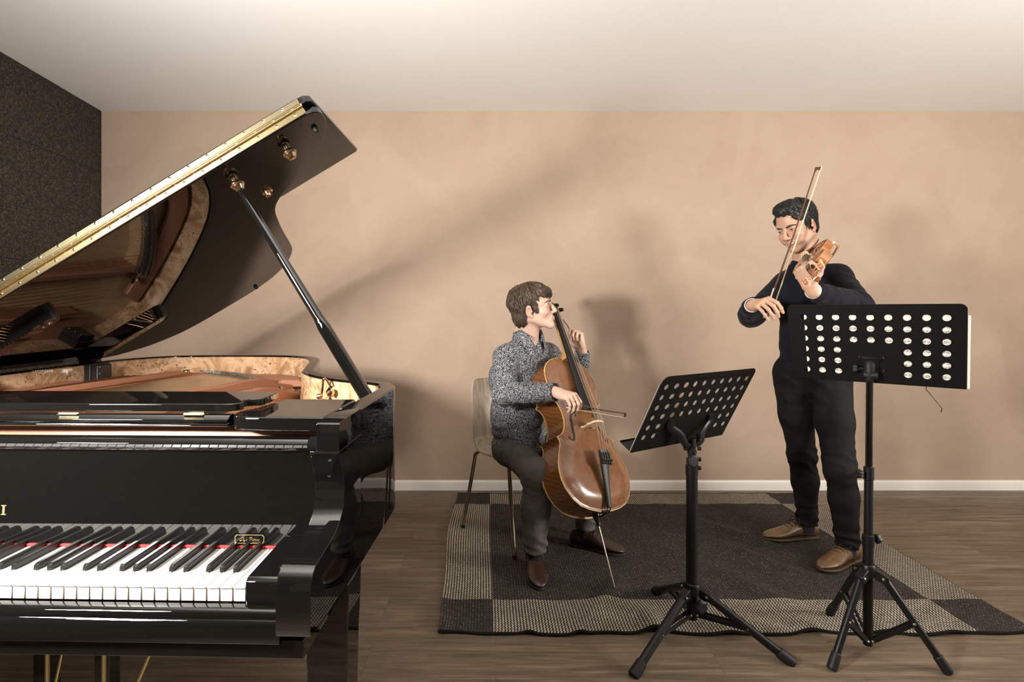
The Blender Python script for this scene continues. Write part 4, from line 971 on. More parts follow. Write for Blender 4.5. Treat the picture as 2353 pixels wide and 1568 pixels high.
def bow(name, label, p0, p1, hair, s, stick_m, sag):
    """p0 frog end of the stick (button), p1 head; hair: direction from the stick to the hair"""
    p0 = np.array(p0, float); p1 = np.array(p1, float); ax = unit(p1-p0); hair = unit(np.array(hair)-ax*(np.array(hair) @ ax)); L = np.linalg.norm(p1-p0); wd = np.cross(ax, hair)
    rt = root(name, label, 'bow', p0)
    g = lambda l, h, w_=0: p0+ax*l+hair*h+wd*w_
    hs = .019*s
    pts = []; rad = []
    for t in np.linspace(0, 1, 24):
        l = .016*s+(L-.016*s)*t; pts.append(g(l, sag*math.sin(PI*min(1, t*1.02))**1.0)); rad.append((.0043-.0014*t)*s)
    MB().tube(pts, rad, 10).build('stick', stick_m, rt)
    hd = [(-.012, -.003), (.002, -.0035), (.005, .004), (.0045, .012), (.007, .0215), (-.010, .0205), (-.009, .015), (-.005, .010), (-.006, .005), (-.018, .003)]
    MB().prism([(a*s, b*s) for a, b in hd], -.0042*s, .0042*s, lambda a, b, h: g(L+a, b, h)).build('head', stick_m, rt, bevel=.0008*s)
    MB().prism([(-.010*s, .0205*s), (.007*s, .0215*s), (.0105*s, .0225*s), (.010*s, .0232*s), (-.010*s, .0220*s)], -.0042*s, .0042*s, lambda a, b, h: g(L+a, b, h)).build('head_plate', bonew, rt)
    fr = [(.020, .004), (.074, .004), (.073, .010), (.066, .016), (.070, .022), (.070, .0235), (.020, .0235), (.018, .020), (.022, .013)]
    MB().prism([(a*s, b*s) for a, b in fr], -.0056*s, .0056*s, lambda a, b, h: g(a, b, h)).build('frog', ebony, rt, bevel=.001*s)
    MB().prism([(.016*s, .004*s), (.026*s, .004*s), (.022*s, .013*s), (.018*s, .020*s), (.017*s, .024*s), (.034*s, .0245*s), (.034*s, .0235*s), (.0205*s, .023*s), (.0165*s, .013*s)][:9], -.0059*s, .0059*s, lambda a, b, h: g(a, b, h)).build('frog_plate', steel, rt)
    MB().prism([(.062*s, .0225*s), (.072*s, .0215*s), (.073*s, .0245*s), (.062*s, .0250*s)], -.0062*s, .0062*s, lambda a, b, h: g(a, b, h)).build('ferrule', bonew, rt)
    MB().loft([[g(.060*s, .0235*s, -.0062*s), g(.060*s, .0235*s, .0062*s), g(.060*s, .0247*s, .0062*s), g(.060*s, .0247*s, -.0062*s)], [g(L-.004*s, .0205*s, -.0054*s), g(L-.004*s, .0205*s, .0054*s), g(L-.004*s, .0216*s, .0054*s), g(L-.004*s, .0216*s, -.0054*s)]]).build('hair', hairm, rt)
    MB().lathe([(.0042*s, 0), (.0046*s, .002*s), (.0046*s, .005*s), (.0034*s, .006*s), (.0034*s, .008*s), (.0046*s, .009*s), (.0040*s, .0135*s), (.001*s, .0145*s)], g(.0155*s, 0), -ax, 14).build('screw_button', chrome, rt)
    MB().tube([g(.078*s+.0*i, 0)+ax*.022*s*i for i in range(4)], .0051*s, 10).build('winding', steel if name == 'violin_bow' else satin, rt)
    return g, L
hairm = M('horsehair', (.80, .68, .46), .55)
darkstick = M('pernambuco_dark', (.045, .022, .014), .3)
redstick = M('pernambuco', (.085, .028, .014), .25)
cb0 = np.array((.300, 2.290, .829)); cb1 = np.array((.698, 2.89, .664))
gb, LB = bow('cello_bow', 'dark cello bow held across the cello strings by the seated player', cb0, cb1, (.0, -.0, -1), 1.08, darkstick, .006)
vb0 = np.array((1.160, 2.32, 1.1854)); vb1 = np.array((1.452, 2.43, 1.866))
gv, LV = bow('violin_bow', 'violin bow held upright before the standing player\'s face', vb0, vb1, (.72, -.66, -.15), 1.0, redstick, .004)
# ---- violin
VS = np.array((1.208, 2.03, 1.341)); VE = np.array((1.4915, 2.52, 1.478)); vd = unit(VS-VE); ve = -vd
vn = np.array((-.715, .22, .664)); vn = unit(vn-vd*(vn @ vd)); vr = unit(np.cross(vd, vn))
VFm = basis(vr, vd, vn, VE); vs_ = .47
violin = root('violin', 'amber violin tucked under the standing player\'s chin, scroll towards the camera', 'violin', VE)
vtop = varnish('violin_spruce', (.17, .050, .018), (.26, .085, .03), (.22, .075, .03), .2, .6, (40, 3, 40))
vfl = flame('violin_maple', (.27, .088, .020), (.40, .150, .036), 55.)
vneck = varnish('violin_scroll', (.20, .055, .018), (.30, .10, .035), (.25, .08, .03), .2, .5, (20, 20, 20))
VI = instrument(violin, VFm, vs_, (vtop, vfl, vfl, vneck, boxw, M('tailpiece_wood', (.03, .015, .01), .3)), .066, 'violin')
def Vk(x, y, z): return VE+vr*x+vd*y+vn*z
# chin rest and shoulder rest
mb = MB(); rr = []
for t in np.linspace(0, 1, 9):
    a = -.9+1.8*t; y0_ = .030+.0*t; wid = .030*math.sin(PI*(.12+.76*t))
    cxx = -.050+.062*t*1.0
    rr.append([Vk(-.075+.085*t, .012+.030+wid*math.cos(q), .0155+.018+.003*math.sin(q)+.006*(2*t-1)**2) for q in np.linspace(0, 2*PI, 13)[:-1]])
mb.loft(rr); mb.cyl(Vk(-.02, .02, .010), Vk(-.02, .02, .034), .012)
mb.build('chin_rest', M('rosewood', (.12, .035, .018), .22), violin)
sr = MB(); pth = cr([Vk(-.105, .075, -.036), Vk(-.06, .065, -.050), Vk(0, .060, -.052), Vk(.06, .072, -.046), Vk(.112, .085, -.040)], 5)
sr.tube(pth, .014, 10, flat=(vn, .35)); 
for x, y in ((-.100, .08), (.105, .09)):
    sr.tube([Vk(x, y, -.040), Vk(x*1.04, y, -.024), Vk(x*1.03, y, -.012)], .0035, 8); 
sr.build('shoulder_rest', M('maple_rest', (.42, .24, .10), .35), violin)
tp2 = MB()
for x, y in ((-.100, .08), (.105, .09)): tp2.sph(tuple(Vk(x*1.03, y, -.012)), .0065, 6)
tp2.build('rest_grips', bonew, violin)
# ------------------------------------------------------------------ people: smooth distance fields turned into continuous surfaces
class Field:
    def __init__(s, lo, hi, h, fine=()):
        """rectilinear grid; fine = [(lo3, hi3, h)] boxes that get closer spacing on each axis"""
        s.ax = []
        for a in range(3):
            x = lo[a]; L = [x]
            while x < hi[a]:
                st = h
                for fl, fh, hh in fine:
                    if fl[a]-h*.5 <= x <= fh[a]: st = min(st, hh)
                x += st; L.append(x)
            s.ax.append(np.array(L))
        s.D = np.full([len(a) for a in s.ax], 9., np.float32); s.h = h
    def reg(s, lo, hi):
        sl = []; X = []
        for a in range(3):
            i0 = max(0, np.searchsorted(s.ax[a], lo[a])-1); i1 = min(len(s.ax[a]), np.searchsorted(s.ax[a], hi[a])+1)
            if i1 <= i0: return None, None
            sl.append(slice(i0, i1)); sh = [1, 1, 1]; sh[a] = -1; X.append(s.ax[a][i0:i1].astype(np.float32).reshape(sh))
        return tuple(sl), X
    def op(s, lo, hi, f, k, mode='u'):
        pad = k+2.5*s.h; sl, X = s.reg(np.array(lo)-pad, np.array(hi)+pad)
        if sl is None: return s
        d = f(*X).astype(np.float32); A = s.D[sl]
        if mode == 'u':
            if k > 0:
                t = np.clip(.5+.5*(A-d)/k, 0, 1); s.D[sl] = A*(1-t)+d*t-k*t*(1-t)
            else: s.D[sl] = np.minimum(A, d)
        elif mode == 's':
            d = -d
            if k > 0:
                t = np.clip(.5-.5*(A-d)/k, 0, 1); s.D[sl] = A*(1-t)+d*t+k*t*(1-t)
            else: s.D[sl] = np.maximum(A, d)
        return s
    def cone(s, a, b, ra, rb, k=.015, mode='u', flat=None):
        a = np.array(a, float); b = np.array(b, float); ba = b-a; L2 = ba @ ba+1e-12; R = max(ra, rb)*(max(1, flat[1]) if flat else 1)
        lo = np.minimum(a, b)-R; hi = np.maximum(a, b)+R
        if flat: fd = unit(flat[0]); fs = flat[1]
        def f(X, Y, Z):
            px, py, pz = X-a[0], Y-a[1], Z-a[2]
            t = np.clip((px*ba[0]+py*ba[1]+pz*ba[2])/L2, 0, 1)
            qx, qy, qz = px-t*ba[0], py-t*ba[1], pz-t*ba[2]
            if flat:
                c = (qx*fd[0]+qy*fd[1]+qz*fd[2]); e = c*(1/fs-1); qx = qx+e*fd[0]; qy = qy+e*fd[1]; qz = qz+e*fd[2]
                return (np.sqrt(qx*qx+qy*qy+qz*qz)-(ra+t*(rb-ra)))*min(1, fs)
            return np.sqrt(qx*qx+qy*qy+qz*qz)-(ra+t*(rb-ra))
        return s.op(lo, hi, f, k, mode)
    def ell(s, c, r, R=None, k=.015, mode='u'):
        c = np.array(c, float); r = np.array(r, float); R = np.eye(3) if R is None else np.array(R, float)  # columns = axes
        ext = np.sqrt(((R*r)**2).sum(1))
        def f(X, Y, Z):
            px, py, pz = X-c[0], Y-c[1], Z-c[2]
            q = [px*R[0, i]+py*R[1, i]+pz*R[2, i] for i in range(3)]
            k0 = np.sqrt(sum((q[i]/r[i])**2 for i in range(3)))+1e-6; k1 = np.sqrt(sum((q[i]/r[i]**2)**2 for i in range(3)))+1e-6
            return k0*(k0-1)/k1
        return s.op(c-ext, c+ext, f, k, mode)
    def cut(s, p, n, rad):
        """remove what lies beyond the plane (p, n) within rad of p"""
        p = np.array(p, float); n = unit(n); sl, X = s.reg(p-rad, p+rad)
        if sl is None: return s
        d = (X[0]-p[0])*n[0]+(X[1]-p[1])*n[1]+(X[2]-p[2])*n[2]; far = np.sqrt((X[0]-p[0])**2+(X[1]-p[1])**2+(X[2]-p[2])**2)-rad
        s.D[sl] = np.maximum(s.D[sl], np.minimum(d, -far).astype(np.float32)); return s
    def mesh(s):
        D = s.D; B = D < 0; nx, ny, nz = D.shape
        cs = np.zeros((nx-1, ny-1, nz-1), np.int8)
        for i in (0, 1):
            for j in (0, 1):
                for k in (0, 1): cs += B[i:nx-1+i, j:ny-1+j, k:nz-1+k]
        act = (cs > 0) & (cs < 8); ci = np.argwhere(act); ID = np.full(act.shape, -1, np.int32); ID[act] = np.arange(len(ci))
        P = np.zeros((len(ci), 3)); cnt = np.zeros(len(ci)); ax = s.ax
        C = [(i, j, k) for i in (0, 1) for j in (0, 1) for k in (0, 1)]
        for a in C:
            for d in range(3):
                if a[d]: continue
                b = list(a); b[d] = 1
                ia = [ci[:, q]+a[q] for q in range(3)]; ib = [ci[:, q]+b[q] for q in range(3)]
                va = D[ia[0], ia[1], ia[2]]; vb = D[ib[0], ib[1], ib[2]]; m = (va < 0) != (vb < 0)
                t = np.where(m, va/(va-vb+1e-20), 0)
                for q in range(3):
                    xa = ax[q][ia[q]]; xb = ax[q][ib[q]]; P[:, q] += np.where(m, xa+(xb-xa)*t, 0)
                cnt += m
        P /= cnt[:, None]; F = []
        for d in range(3):
            e, g = (d+1) % 3, (d+2) % 3
            S0 = [slice(None)]*3; S1 = [slice(None)]*3; S0[d] = slice(0, -1); S1[d] = slice(1, None)
            m = B[tuple(S0)] != B[tuple(S1)]; E = np.argwhere(m)
            E = E[(E[:, e] > 0) & (E[:, g] > 0) & (E[:, e] < D.shape[e]-1) & (E[:, g] < D.shape[g]-1)]
            def at(oe, og):
                I = E.copy(); I[:, e] -= oe; I[:, g] -= og; return ID[I[:, 0], I[:, 1], I[:, 2]]
            q = np.stack([at(1, 1), at(0, 1), at(0, 0), at(1, 0)], 1)
            fl = ~B[E[:, 0], E[:, 1], E[:, 2]]; q[fl] = q[fl][:, ::-1]; F.append(q)
        return P, np.concatenate(F)
def smooth_mesh(P, F, it=1, lam=.5):
    for _ in range(it):
        S = np.zeros_like(P); c = np.zeros(len(P))
        for i in range(4):
            a, b = F[:, i], F[:, (i+1) % 4]; np.add.at(S, a, P[b]); np.add.at(S, b, P[a]); np.add.at(c, a, 1); np.add.at(c, b, 1)
        P = P+lam*(S/np.maximum(c, 1)[:, None]-P)
    return P
def normals(P, F):
    n = np.cross(P[F[:, 2]]-P[F[:, 0]], P[F[:, 3]]-P[F[:, 1]]); N = np.zeros_like(P)
    for i in range(4): np.add.at(N, F[:, i], n)
    return N/(np.linalg.norm(N, axis=1)[:, None]+1e-12)
def field_obj(name, fld, m, parent, disp=None, col=None, it=1, mats_fn=None):
    P, F = fld.mesh(); P = smooth_mesh(P, F, it)
    if disp is not None: P = P+normals(P, F)*disp(P)[:, None]; P = smooth_mesh(P, F, 1, .3)
    mb = MB(); mb.v = P.tolist(); mb.f = [tuple(q) for q in F.tolist()]; mb.m = mats_fn(P, F) if mats_fn else [0]*len(F)
    return mb.build(name, m, parent, smooth=180, col=col(P) if col is not None else None, fix=False)
def wav(P, sc_, seed=0):
    return np.array([mnoise.noise(Vector((p[0]*sc_+seed, p[1]*sc_, p[2]*sc_))) for p in P])
def wav3(P, s3, seed=0):
    return np.array([mnoise.noise(Vector((p[0]*s3[0]+seed, p[1]*s3[1], p[2]*s3[2]))) for p in P])
def near_line(P, a, b):
    a = np.array(a); b = np.array(b); ba = b-a; t = np.clip(((P-a) @ ba)/(ba @ ba), 0, 1); return np.linalg.norm(P-a-t[:, None]*ba, axis=1), t
def folds(P, J, r, amp, freq, ax_, seed=0):
    """compression folds around joint J: ripples across the axis ax_"""
    d = np.linalg.norm(P-np.array(J), axis=1); wgt = np.exp(-(d/r)**2); x = (P-np.array(J)) @ unit(ax_)
    ph = wav(P, 11., seed)*2.6+wav(P, 28., seed+3)*.7
    return amp*wgt*(1.1-2.0*np.abs(np.sin(x*freq*.5+ph)))*(.55+.9*np.clip(wav(P, 17., seed+7)+.3, 0, 1))

skin_tint = None
def skinmat(name, base, rough=.48):
    m = M(name, base, rough, 0, .4); nt = m.node_tree
    a = nd(nt, 'ShaderNodeVertexColor', layer_name='Col'); n = noi(nt, coords(nt), 60., 4)
    lk(m, mix(nt, 1., mix(nt, n, tuple(x*.93 for x in base), tuple(min(1, x*1.07) for x in base)), a.outputs[0], 'MULTIPLY'), 'Base Color')
    bs(m).inputs['Subsurface Weight'].default_value = .12; bs(m).inputs['Subsurface Radius'].default_value = (.010, .004, .002); bs(m).inputs['Subsurface Scale'].default_value = .6
    return m

from mathutils.bvhtree import BVHTree
def hair_strands(par, hair_o, H, m, N, seed, crown, length, lift, r, flow=None, keep=None):
    """fine strands lying on the hair's own surface, flowing away from the crown"""
    me = hair_o.data; n = len(me.vertices); P = np.zeros(n*3); me.vertices.foreach_get('co', P); P = P.reshape(-1, 3); Mw = np.array([list(q) for q in WM[hair_o.name]]); P = P @ Mw[:3, :3].T+Mw[:3, 3]
    F = np.zeros(len(me.polygons)*4, np.int32); me.polygons.foreach_get('vertices', F); F = F.reshape(-1, 4); bv = BVHTree.FromPolygons(P.tolist(), F.tolist())
    rd = random.Random(seed); L = H.loc(P); mb = MB(); idx = [rd.randrange(n) for _ in range(N)]
    for i in idx:
        q = L[i]
        if keep and not keep(q): continue
        p = Vector(P[i]); ln = rd.uniform(*length); st = 5; pts = []; jit = rd.uniform(-.35, .35); lf = rd.uniform(*lift)
        for k in range(st+1):
            hit = bv.find_nearest(p); nn_ = Vector(hit[1]); base = Vector(hit[0])
            u = k/st; pts.append(np.array(base+nn_*(.0004+lf*u**1.5)))
            ql = H.loc(np.array(base)); d = ql-np.array(crown); d = d/np.linalg.norm(d)
            if flow is not None: d = flow(ql, d)
            dw = Vector(H.R @ d); t = dw-nn_*dw.dot(nn_)
            if t.length < 1e-6: break
            t.normalize(); t = (t+nn_.cross(t)*jit).normalized(); p = base+t*(ln/st)
        if len(pts) > 2:
            k = len(pts); mb.tube(pts, [r*(1-.75*(j/(k-1))**1.5) for j in range(k)], 3, False)
    return mb.build('hair_strands', m, par, smooth=180, fix=False)
class Head:
    """face-local frame: x to the person's left, y forward, z up; origin between the ears at eye height"""
    def __init__(s, c, F, U, size=1.0):
        F = unit(F); U = np.array(U, float); U = unit(U-F*(U @ F)); L = np.cross(U, F)
        s.c = np.array(c, float); s.R = np.stack([L, F, U], 1); s.k = size
    def w(s, p): return s.c+s.R @ (np.array(p, float)*s.k)
    def loc(s, P): return ((P-s.c) @ s.R)/s.k
    def E(s, f, c, r, k=.012, mode='u', rot=None):
        R = s.R if rot is None else s.R @ rot
        f.ell(s.w(c), np.array(r)*s.k, R, k, mode)
    def C(s, f, a, b, ra, rb, k=.010, mode='u'): f.cone(s.w(a), s.w(b), ra*s.k, rb*s.k, k, mode)
def rot_x(a): c, s = math.cos(a), math.sin(a); return np.array([[1, 0, 0], [0, c, -s], [0, s, c]])
def rot_z(a): c, s = math.cos(a), math.sin(a); return np.array([[c, -s, 0], [s, c, 0], [0, 0, 1]])
def rot_y(a): c, s = math.cos(a), math.sin(a); return np.array([[c, 0, s], [0, 1, 0], [-s, 0, c]])
def face(f, H, p):
    E, C = H.E, H.C
    E(f, (0, -.012, .030), (.073, .094, .083), .0)
    E(f, (0, .028, .040), (.060, .058, .055), .02)
    E(f, (0, .030, -.030), (.058, .054, .076), .02)
    for s in (-1, 1):
        C(f, (s*.051, -.006, -.055), (s*p['chin_w'], .066+p['chin'], -.103), .021, .014, .022)
        E(f, (s*.041, .058, -.032), (.022+p['cheek'], .021+p['cheek'], .020), .020)
        E(f, (s*.046, .048, .020), (.016, .020, .020), .018)
    E(f, (0, .070+p['chin'], -.102), (.019, .018, .015), .016)
    C(f, (-.034, .0790, .019), (.034, .0790, .019), .0090, .0090, .016)
    E(f, (0, .077+p['chin']*.6, -.066), (.028, .016, .022), .020)
    # sockets, lids
    for s in (-1, 1):
        E(f, (s*.031, .099, .001), (.0170, .0125, .0105), .010, 's')
        E(f, (s*.032, .0762, .0005), (.0165, .0118, .0112), .004)
    # nose
    C(f, (0, .0875, .010), (0, p['nose_y']-.006, -.030), .0062, p['nose_r']*.86, .009)
    E(f, (0, p['nose_y']-.007, -.0355), (p['nose_r'], p['nose_r'], p['nose_r']*.92), .006)
    for s in (-1, 1):
        E(f, (s*p['ala'], .096, -.0395), (.0085, .0115, .0078), .005)
        E(f, (s*.0065, p['nose_y']-.012, -.0475), (.0034, .0055, .0030), .002, 's')
    # mouth
    mz = -.070
    if p['smile']:
        for s in (-1, 1):
            C(f, (0, .0930, mz+.004), (s*.029, .0790, mz+.011), .0050, .0030, .005)
            C(f, (0, .0910, mz-.012), (s*.028, .0780, mz+.007), .0056, .0030, .005)
            C(f, (s*.020, .091, -.046), (s*.034, .078, mz+.004), .0022, .0022, .008, 's')
            E(f, (s*.040, .062, mz+.014), (.014, .014, .018), .018)
        E(f, (0, .0950, mz-.0020), (.0245, .020, .0066), .003, 's'); E(f, (-.018, .0850, mz+.003), (.010, .014, .0040), .003, 's'); E(f, (.018, .0850, mz+.003), (.010, .014, .0040), .003, 's')
    else:
        for s in (-1, 1):
            C(f, (0, .0935+p['chin']*.6, mz+.0040), (s*.023, .0800+p['chin']*.6, mz+.003), .0040, .0026, .006)
            C(f, (0, .0915+p['chin']*.6, mz-.0055), (s*.022, .0795+p['chin']*.6, mz-.0005), .0046, .0028, .006)
            C(f, (s*.018, .093, -.048), (s*.033, .075, mz-.004), .0022, .0022, .007, 's')
        C(f, (-.024, .0845+p['chin']*.6, mz+.0020), (0, .0985+p['chin']*.6, mz-.0005), .0014, .0018, .002, 's'); C(f, (.024, .0845+p['chin']*.6, mz+.0020), (0, .0985+p['chin']*.6, mz-.0005), .0014, .0018, .002, 's')
    E(f, (0, .097+p['chin'], -.0870), (.020, .010, .0055), .007, 's')
    # eye opening
    for s in (-1, 1):
        E(f, (s*.0345, .0900, p['eye_z']), (.0140, .0185, p['eye_h']), .0018, 's', rot_z(-s*.38) @ rot_y(-s*p['eye_tilt']))
    # ears
    for s in (-1, 1):
        r = rot_z(-s*.42) @ rot_x(-.16)
        E(f, (s*.0765, -.012, -.016), (.0075, .0175, .0310), .006, 'u', r)
        E(f, (s*.0815, -.0085, -.016), (.0055, .0090, .0170), .003, 's', r)
        E(f, (s*.0745, -.002, -.044), (.0065, .0080, .0090), .005, 'u', r)
        E(f, (s*.0760, .003, -.018), (.0045, .0045, .0070), .004, 'u', r)
def face_tint(H, P, p, base=(1, 1, 1)):
    q = H.loc(P); c = np.ones((len(P), 4)); g = lambda ce, r: np.exp(-(((q-np.array(ce))/np.array(r))**2).sum(1))
    x = np.abs(q[:, 0]); qa = q.copy(); qa[:, 0] = x
    ga = lambda ce, r: np.exp(-(((qa-np.array(ce))/np.array(r))**2).sum(1))
    rd = .55*ga((.045, .065, -.036), (.020, .025, .020))+.55*g((0, .105, -.036), (.016, .016, .014))+.7*ga((.08, -.01, -.02), (.012, .03, .035))
    rd = np.clip(rd, 0, 1)[:, None]; c[:, :3] *= 1-rd*np.array((.02, .20, .20))
    mz = -.070; curve = mz+(.010 if p['smile'] else .0025)*(x/.028)**2
    lip = np.exp(-((q[:, 2]-curve)/(.0105 if p['smile'] else .0085))**4)*np.exp(-(x/.027)**6)*(q[:, 1] > .072)
    c[:, :3] *= 1-(lip*p['lip'])[:, None]*np.array((.16, .46, .42))
    return c
def eyes(H, par, p, gaze):
    for s in (-1, 1):
        c = H.w((s*.0315, .0742, .0)); g = unit(H.R @ unit(np.array(gaze))); prof = [(.0115*math.sin(t), -.0115*(math.cos(t))*-1) for t in np.linspace(0.001, PI-.001, 16)]
        mb = MB(); u = np.array([0, 0, 1.]); N = unit(u-g*(u @ g)); B = np.cross(g, N); n = 18; vs = []; fs = []; mi = []
        R_ = .0118*H.k; ts = [.001, .17, .20, .43, .47, .9, 1.6, 2.4, 3.14]
        rings = [[c+g*R_*math.cos(t)+R_*math.sin(t)*(math.cos(2*PI*j/n)*N+math.sin(2*PI*j/n)*B) for j in range(n)] for t in ts]
        for i in range(len(ts)-1): mb.loft([rings[i], rings[i+1]], True, False, 1 if i < 2 else (2 if i < 4 else 0))
        eo = mb.build('eye', [eye_w, eye_p, p['iris']], par, smooth=60); eh = p['eye_h']
        MB().tube(cr([H.w((s*a, b, z)) for a, b, z in ((.0215, .0812, -.0008), (.0265, .0852, eh*.75), (.032, .0861, eh*.95), (.0385, .0840, eh*.8), (.0450, .0775, -.0004))], 5), .0011, 6).build('eyelash', lashm, eo)
def strands(H, amp, f1, f2, seed, c0=(0, -.018, .034)):
    def g(P):
        q = H.loc(P)-np.array(c0); ph = np.arctan2(q[:, 0], q[:, 1]-.0); th = np.arctan2(np.hypot(q[:, 0], q[:, 1]), q[:, 2]); sw = ph+.35*np.sin(th*2.)
        x, y = np.cos(sw), np.sin(sw); k = np.clip(th/.5, .2, 1)
        return np.array([amp*mnoise.noise(Vector((a*f1, b*f1, t*f2+seed)))+amp*.6*mnoise.noise(Vector((a*f1*2.3, b*f1*2.3, t*f2*1.5+seed+9)))+amp*.9*mnoise.noise(Vector((a*f1*.4, b*f1*.4, t*f2*.8+seed+5))) for a, b, t in zip(x, y, th)])*k
    return g
eye_w = M('eye_white', (.48, .43, .39), .25)
lashm = M('eyelash', (.012, .008, .006), .6); eye_p = M('eye_pupil', (.004, .004, .004), .15)
def brow(H, par, m, pts, r, s):
    pa = cr([H.w((s*a, b, c)) for a, b, c in pts], 6); n = len(pa)
    MB().tube(pa, [r*H.k*(.55+.75*math.sin(PI*min(1, .15+.95*i/n))**.7) for i in range(n)], 8, flat=(H.R[:, 2], 1.0)).build('eyebrow', m, par)

def hand(f, W, Yd, Zd, left, curls, thumb, spread=.07, size=1.0, k=.004):
    """W wrist, Yd wrist->knuckles, Zd back of the hand; curls: per finger (mcp, pip, dip) in degrees, index first"""
    Y = unit(Yd); Z = np.array(Zd, float); Z = unit(Z-Y*(Z @ Y)); X = np.cross(Y, Z) if left else np.cross(Z, Y)   # towards the index side
    W = np.array(W, float); g = lambda x, y, z: W+(X*x+Y*y+Z*z)*size
    kn = [(.030, .088, 0), (.0105, .092, .003), (-.0095, .088, .002), (-.028, .079, -.003)]
    f.cone(g(0, -.03, 0), g(0, .004, 0), .0235*size, .0245*size, .01, 'u', (X, 1.2))
    for (x, y, z) in kn:
        f.cone(g(x*.55, .010, -.002), g(x, y-.004, z-.004), .0155*size, .0118*size, .012)
    f.ell(g(.024, .035, -.012), np.array((.017, .030, .014))*size, np.stack([X, Y, Z], 1), .010)
    f.ell(g(-.022, .034, -.010), np.array((.013, .032, .013))*size, np.stack([X, Y, Z], 1), .010)
    LN = [(.041, .026, .022), (.045, .030, .023), (.042, .028, .023), (.033, .021, .020)]; RD = [(.0098, .0086, .0078, .0066), (.0100, .0088, .0080, .0068), (.0095, .0084, .0076, .0064), (.0084, .0074, .0067, .0058)]
    tips = []
    for i in range(4):
        x, y, z = kn[i]; p = g(x, y, z-.003); a = 0.; sp = (1.5-i)*spread; fd = unit(Y*math.cos(sp)+X*math.sin(sp)); jp = [p]
        if len(curls[i]) > 3: fd = unit(Y*math.cos(sp+curls[i][3])+X*math.sin(sp+curls[i][3]))
        for q in range(3):
            a += math.radians(curls[i][q]); d = fd*math.cos(a)-Z*math.sin(a); e = p+d*LN[i][q]*size
            f.cone(p, e, RD[i][q]*size, RD[i][q+1]*size, .0032); p = e; jp.append(p)
        tips.append(jp)
    p = g(.022, .016, -.012); jp = [p]
    for (dx, dy, dz), l, r0, r1 in zip(thumb, (.044, .034, .028), (.0150, .0112, .0098), (.0112, .0098, .0076)):
        d = unit(X*dx+Y*dy+Z*dz); e = p+d*l*size; f.cone(p, e, r0*size, r1*size, .006); p = e; jp.append(p)
    tips.append(jp); return tips
def nails(par, tips, W, Zs, m):
    mb = MB()
    for jp in tips[:4]:
        a, b = jp[-2], jp[-1]; d = unit(b-a); z = unit(np.array(Zs)-d*(np.array(Zs) @ d))
        if len(jp) > 3: pz = unit(jp[-3]-jp[-2]+1e-9); z2 = (jp[-2]-jp[-3]); z = unit(np.cross(np.cross(d, z), d))
        x = np.cross(d, z); c = b+d*.0005+z*.0056; mb.loft([[c-d*.006+x*q*.004-z*.0012*abs(q) for q in (-1, 0, 1)]+[c-d*.006+x*q*.004-z*.003 for q in (1, 0, -1)], [c+d*.004+x*q*.0042-z*.0016*abs(q)-z*.0008 for q in (-1, 0, 1)]+[c+d*.004+x*q*.004-z*.004 for q in (1, 0, -1)]])
    return mb
def shoe(par, heel, toe, m, solem, lacem, zf, L=None, tilt=0., welt=None):
    heel = np.array(heel, float); toe = np.array(toe, float); d = toe-heel; d[2] = 0; L = np.linalg.norm(d) if L is None else L; d = unit(d); s = np.array((-d[1], d[0], 0)); U = np.array((0, 0, 1.))
    zt = toe[2]-heel[2]
    g = lambda x, y, z: heel+d*x*L+s*y+U*(z+zt*x)
    sec = [(.0, .024, .070), (.03, .030, .081), (.10, .034, .086), (.20, .0345, .087), (.30, .034, .090), (.38, .035, .0915), (.46, .038, .083), (.55, .0425, .069), (.66, .046, .054), (.76, .0465, .046), (.85, .041, .040), (.92, .032, .034), (.97, .020, .027), (1.0, .006, .018)]
    rr = []
    for x, hw, hh in sec:
        q = []
        for j in range(20):
            a = 2*PI*j/20; ca, sa = math.cos(a), math.sin(a)
            y = hw*np.sign(ca)*abs(ca)**.85; z = .012+(hh-.012)*(.5+.5*sa) if sa > -.2 else .012+(hh-.012)*.4*(1+sa)/.8*.9
            if sa > 0: y *= (1-.34*sa**1.5)
            q.append(g(x, y, z))
        rr.append(q)
    up = MB().loft(rr).build('shoe', m, par, smooth=60, sub=1)
    ol = [(x, hw*1.02+.0005) for x, hw, hh in sec]; poly = [(x, y) for x, y in ol]+[(1.006, .0)]+[(x, -y) for x, y in ol[::-1]]
    MB().prism(poly, 0, .010, lambda x, y, h: g(x*1.0, y, h)).prism([(-.004, .028), (.22, .035), (.24, .030), (.24, -.030), (.22, -.035), (-.004, -.028)], -.001, .013, lambda x, y, h: g(x, y, h)).build('sole', solem, up, bevel=.002)
    lb = MB()
    for i in range(4):
        x = .40+.055*i; z = .0925-.0060*i-.0012*i*i
        lb.tube(cr([g(x-.008, .022, z-.010), g(x, .010, z+.001), g(x+.01, -.010, z+.001), g(x-.008, -.022, z-.010)], 4), .0024, 6)
    for sg in (-1, 1):
        lb.tube(cr([g(.40, 0, .094), g(.385, sg*.018, .106), g(.40, sg*.036, .098), g(.43, sg*.034, .082), g(.41, sg*.008, .092)], 5), .0025, 6)
        lb.tube(cr([g(.41, 0, .094), g(.45, sg*.024, .088), g(.50, sg*.040, .066)], 5), .0016, 6)
    lb.build('laces', lacem, up)
    sm_ = MB()
    for sg in (-1, 1): sm_.tube(cr([g(.39, sg*.030, .060), g(.47, sg*.0385, .045), g(.53, sg*.0405, .036), g(.40, sg*.0375, .030), g(.25, sg*.0360, .030)], 5), .0010, 5)
    sm_.tube(cr([g(.56, .034, .040), g(.56, .020, .0615), g(.555, 0, .0665), g(.56, -.020, .0615), g(.56, -.034, .040)], 5), .0010, 5)
    sm_.build('stitching', lacem, up)
    return up
